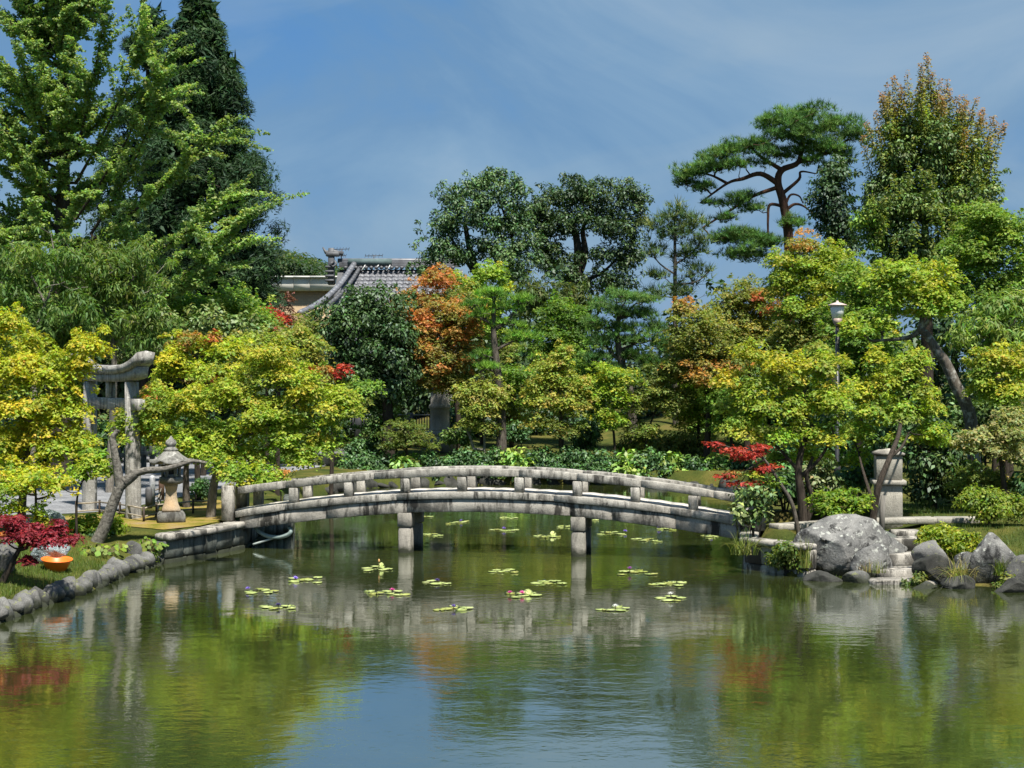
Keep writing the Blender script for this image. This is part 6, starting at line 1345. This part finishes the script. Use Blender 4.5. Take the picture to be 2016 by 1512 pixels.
tree('dark_shrub', 'dark shrub in the shade behind the front maple stems', 'shrub', 41.5, [(1545, 1010), (1545, 980)], [(1545, 960, 45, 30), (1580, 975, 40, 26), (1510, 975, 30, 24), (1670, 950, 40, 30), (1700, 930, 30, 40)], 'gloss', HED, (.04, .02), stems=3)
tree('hanging_creeper', 'trailing green creeper covering the pale right abutment wall', 'shrub', 35.0, [(1545, 1108), (1545, 1098)], [(1548, 1085, 36, 24), (1530, 1105, 30, 16), (1565, 1105, 26, 20)], 'shrub', [(3, (.13, .19, .03)), (2, (.20, .25, .05))], (.015, .006), base_z=.1, dens=.8)
tree('creeper_clump', 'small green creeper clump at the water foot of the steps', 'shrub', 33.4, [(1808, 1158), (1808, 1150)], [(1808, 1142, 22, 16), (1785, 1150, 20, 8)], 'shrub', [(3, (.11, .17, .03)), (1, (.2, .22, .05))], (.012, .006), base_z=.05, dens=.7)
tree('creeper_clump', 'tuft of green weeds below the hanging heart-leaved plant', 'shrub', 36.9, [(296, 1108), (297, 1100)], [(298, 1098, 18, 16)], 'shrub', [(3, (.12, .17, .03)), (1, (.2, .2, .05))], (.012, .006), base_z=.1, dens=.7)

# ------------------------------------------------------------------ the garden goes on past the picture edges
tree('green_maple', 'green maple mass cut by the right picture edge behind the willowy tree', 'maple tree', 50, [(2090, 960), (2090, 800), (2085, 700)], [(2085, 640, 95, 80), (2120, 760, 100, 80), (2080, 850, 80, 60), (2180, 680, 90, 90)], 'mapleF', GRN, (.16, .06), dens=.8)
tree('dark_shrub', 'dark shrub cut by the right picture edge above the grass', 'shrub', 40.5, [(2075, 1030), (2075, 1000)], [(2070, 960, 70, 50), (2130, 940, 80, 70), (2200, 920, 70, 80)], 'broad', HED, (.1, .04), dens=.8)
tree('yellow_maple', 'yellow maple branches entering at the left picture edge', 'maple tree', 40, [(-90, 1040), (-88, 920), (-85, 840)], [(-70, 700, 80, 70), (-90, 820, 95, 80), (-60, 900, 70, 50), (-160, 780, 80, 100)], 'maple', YEL, (.13, .05), dens=.8)
tree('creeper_clump', 'green weeds in front of the tall pale boulder at right', 'shrub', 32.9, [(1985, 1160), (1985, 1150)], [(1985, 1140, 20, 20), (1965, 1152, 18, 10)], 'shrub', [(3, (.16, .23, .04)), (1, (.25, .28, .06))], (.012, .006), base_z=.05, dens=.7)
tree('creeper_clump', 'ferny green clump on top of the largest boulder shoulder', 'shrub', 35.8, [(1700, 1075), (1700, 1068)], [(1702, 1062, 26, 10), (1680, 1052, 18, 8)], 'shrub', [(3, (.13, .19, .035)), (1, (.2, .24, .05))], (.012, .006), base_z=.55, dens=.8)

for lab, Y, bx, by, bl, pal in (
    ('small lime-green maple filling the gap right of the olive-tinged one', 66.5, 1375, 890, [(1370, 790, 45, 30), (1400, 815, 40, 26), (1345, 820, 34, 24), (1380, 760, 40, 22)], YGR),
    ('soft green maple on the slope left of the scarlet branch', 63.5, 1440, 900, [(1440, 770, 45, 32), (1415, 800, 36, 28), (1470, 810, 40, 34), (1440, 840, 45, 26)], GRN),
    ('shaded green maple between the cloud-pruned pines and the yellow maples', 69.5, 1150, 880, [(1150, 725, 44, 28), (1180, 750, 34, 26), (1020, 740, 40, 34), (1040, 780, 30, 30)], GRN),
    ('low olive maple behind the pale sapling across the pond', 70.5, 1005, 885, [(1000, 780, 36, 34), (1015, 820, 34, 26), (985, 740, 30, 26)], OLV)):
    tree('garden_maple', lab, 'maple tree', Y, [(bx, by), (bx, by - 60), (bx, by - 95)], bl, 'mapleF', pal, (.08, .03), leaf=.75, pad=.65, group='small maples across the pond')
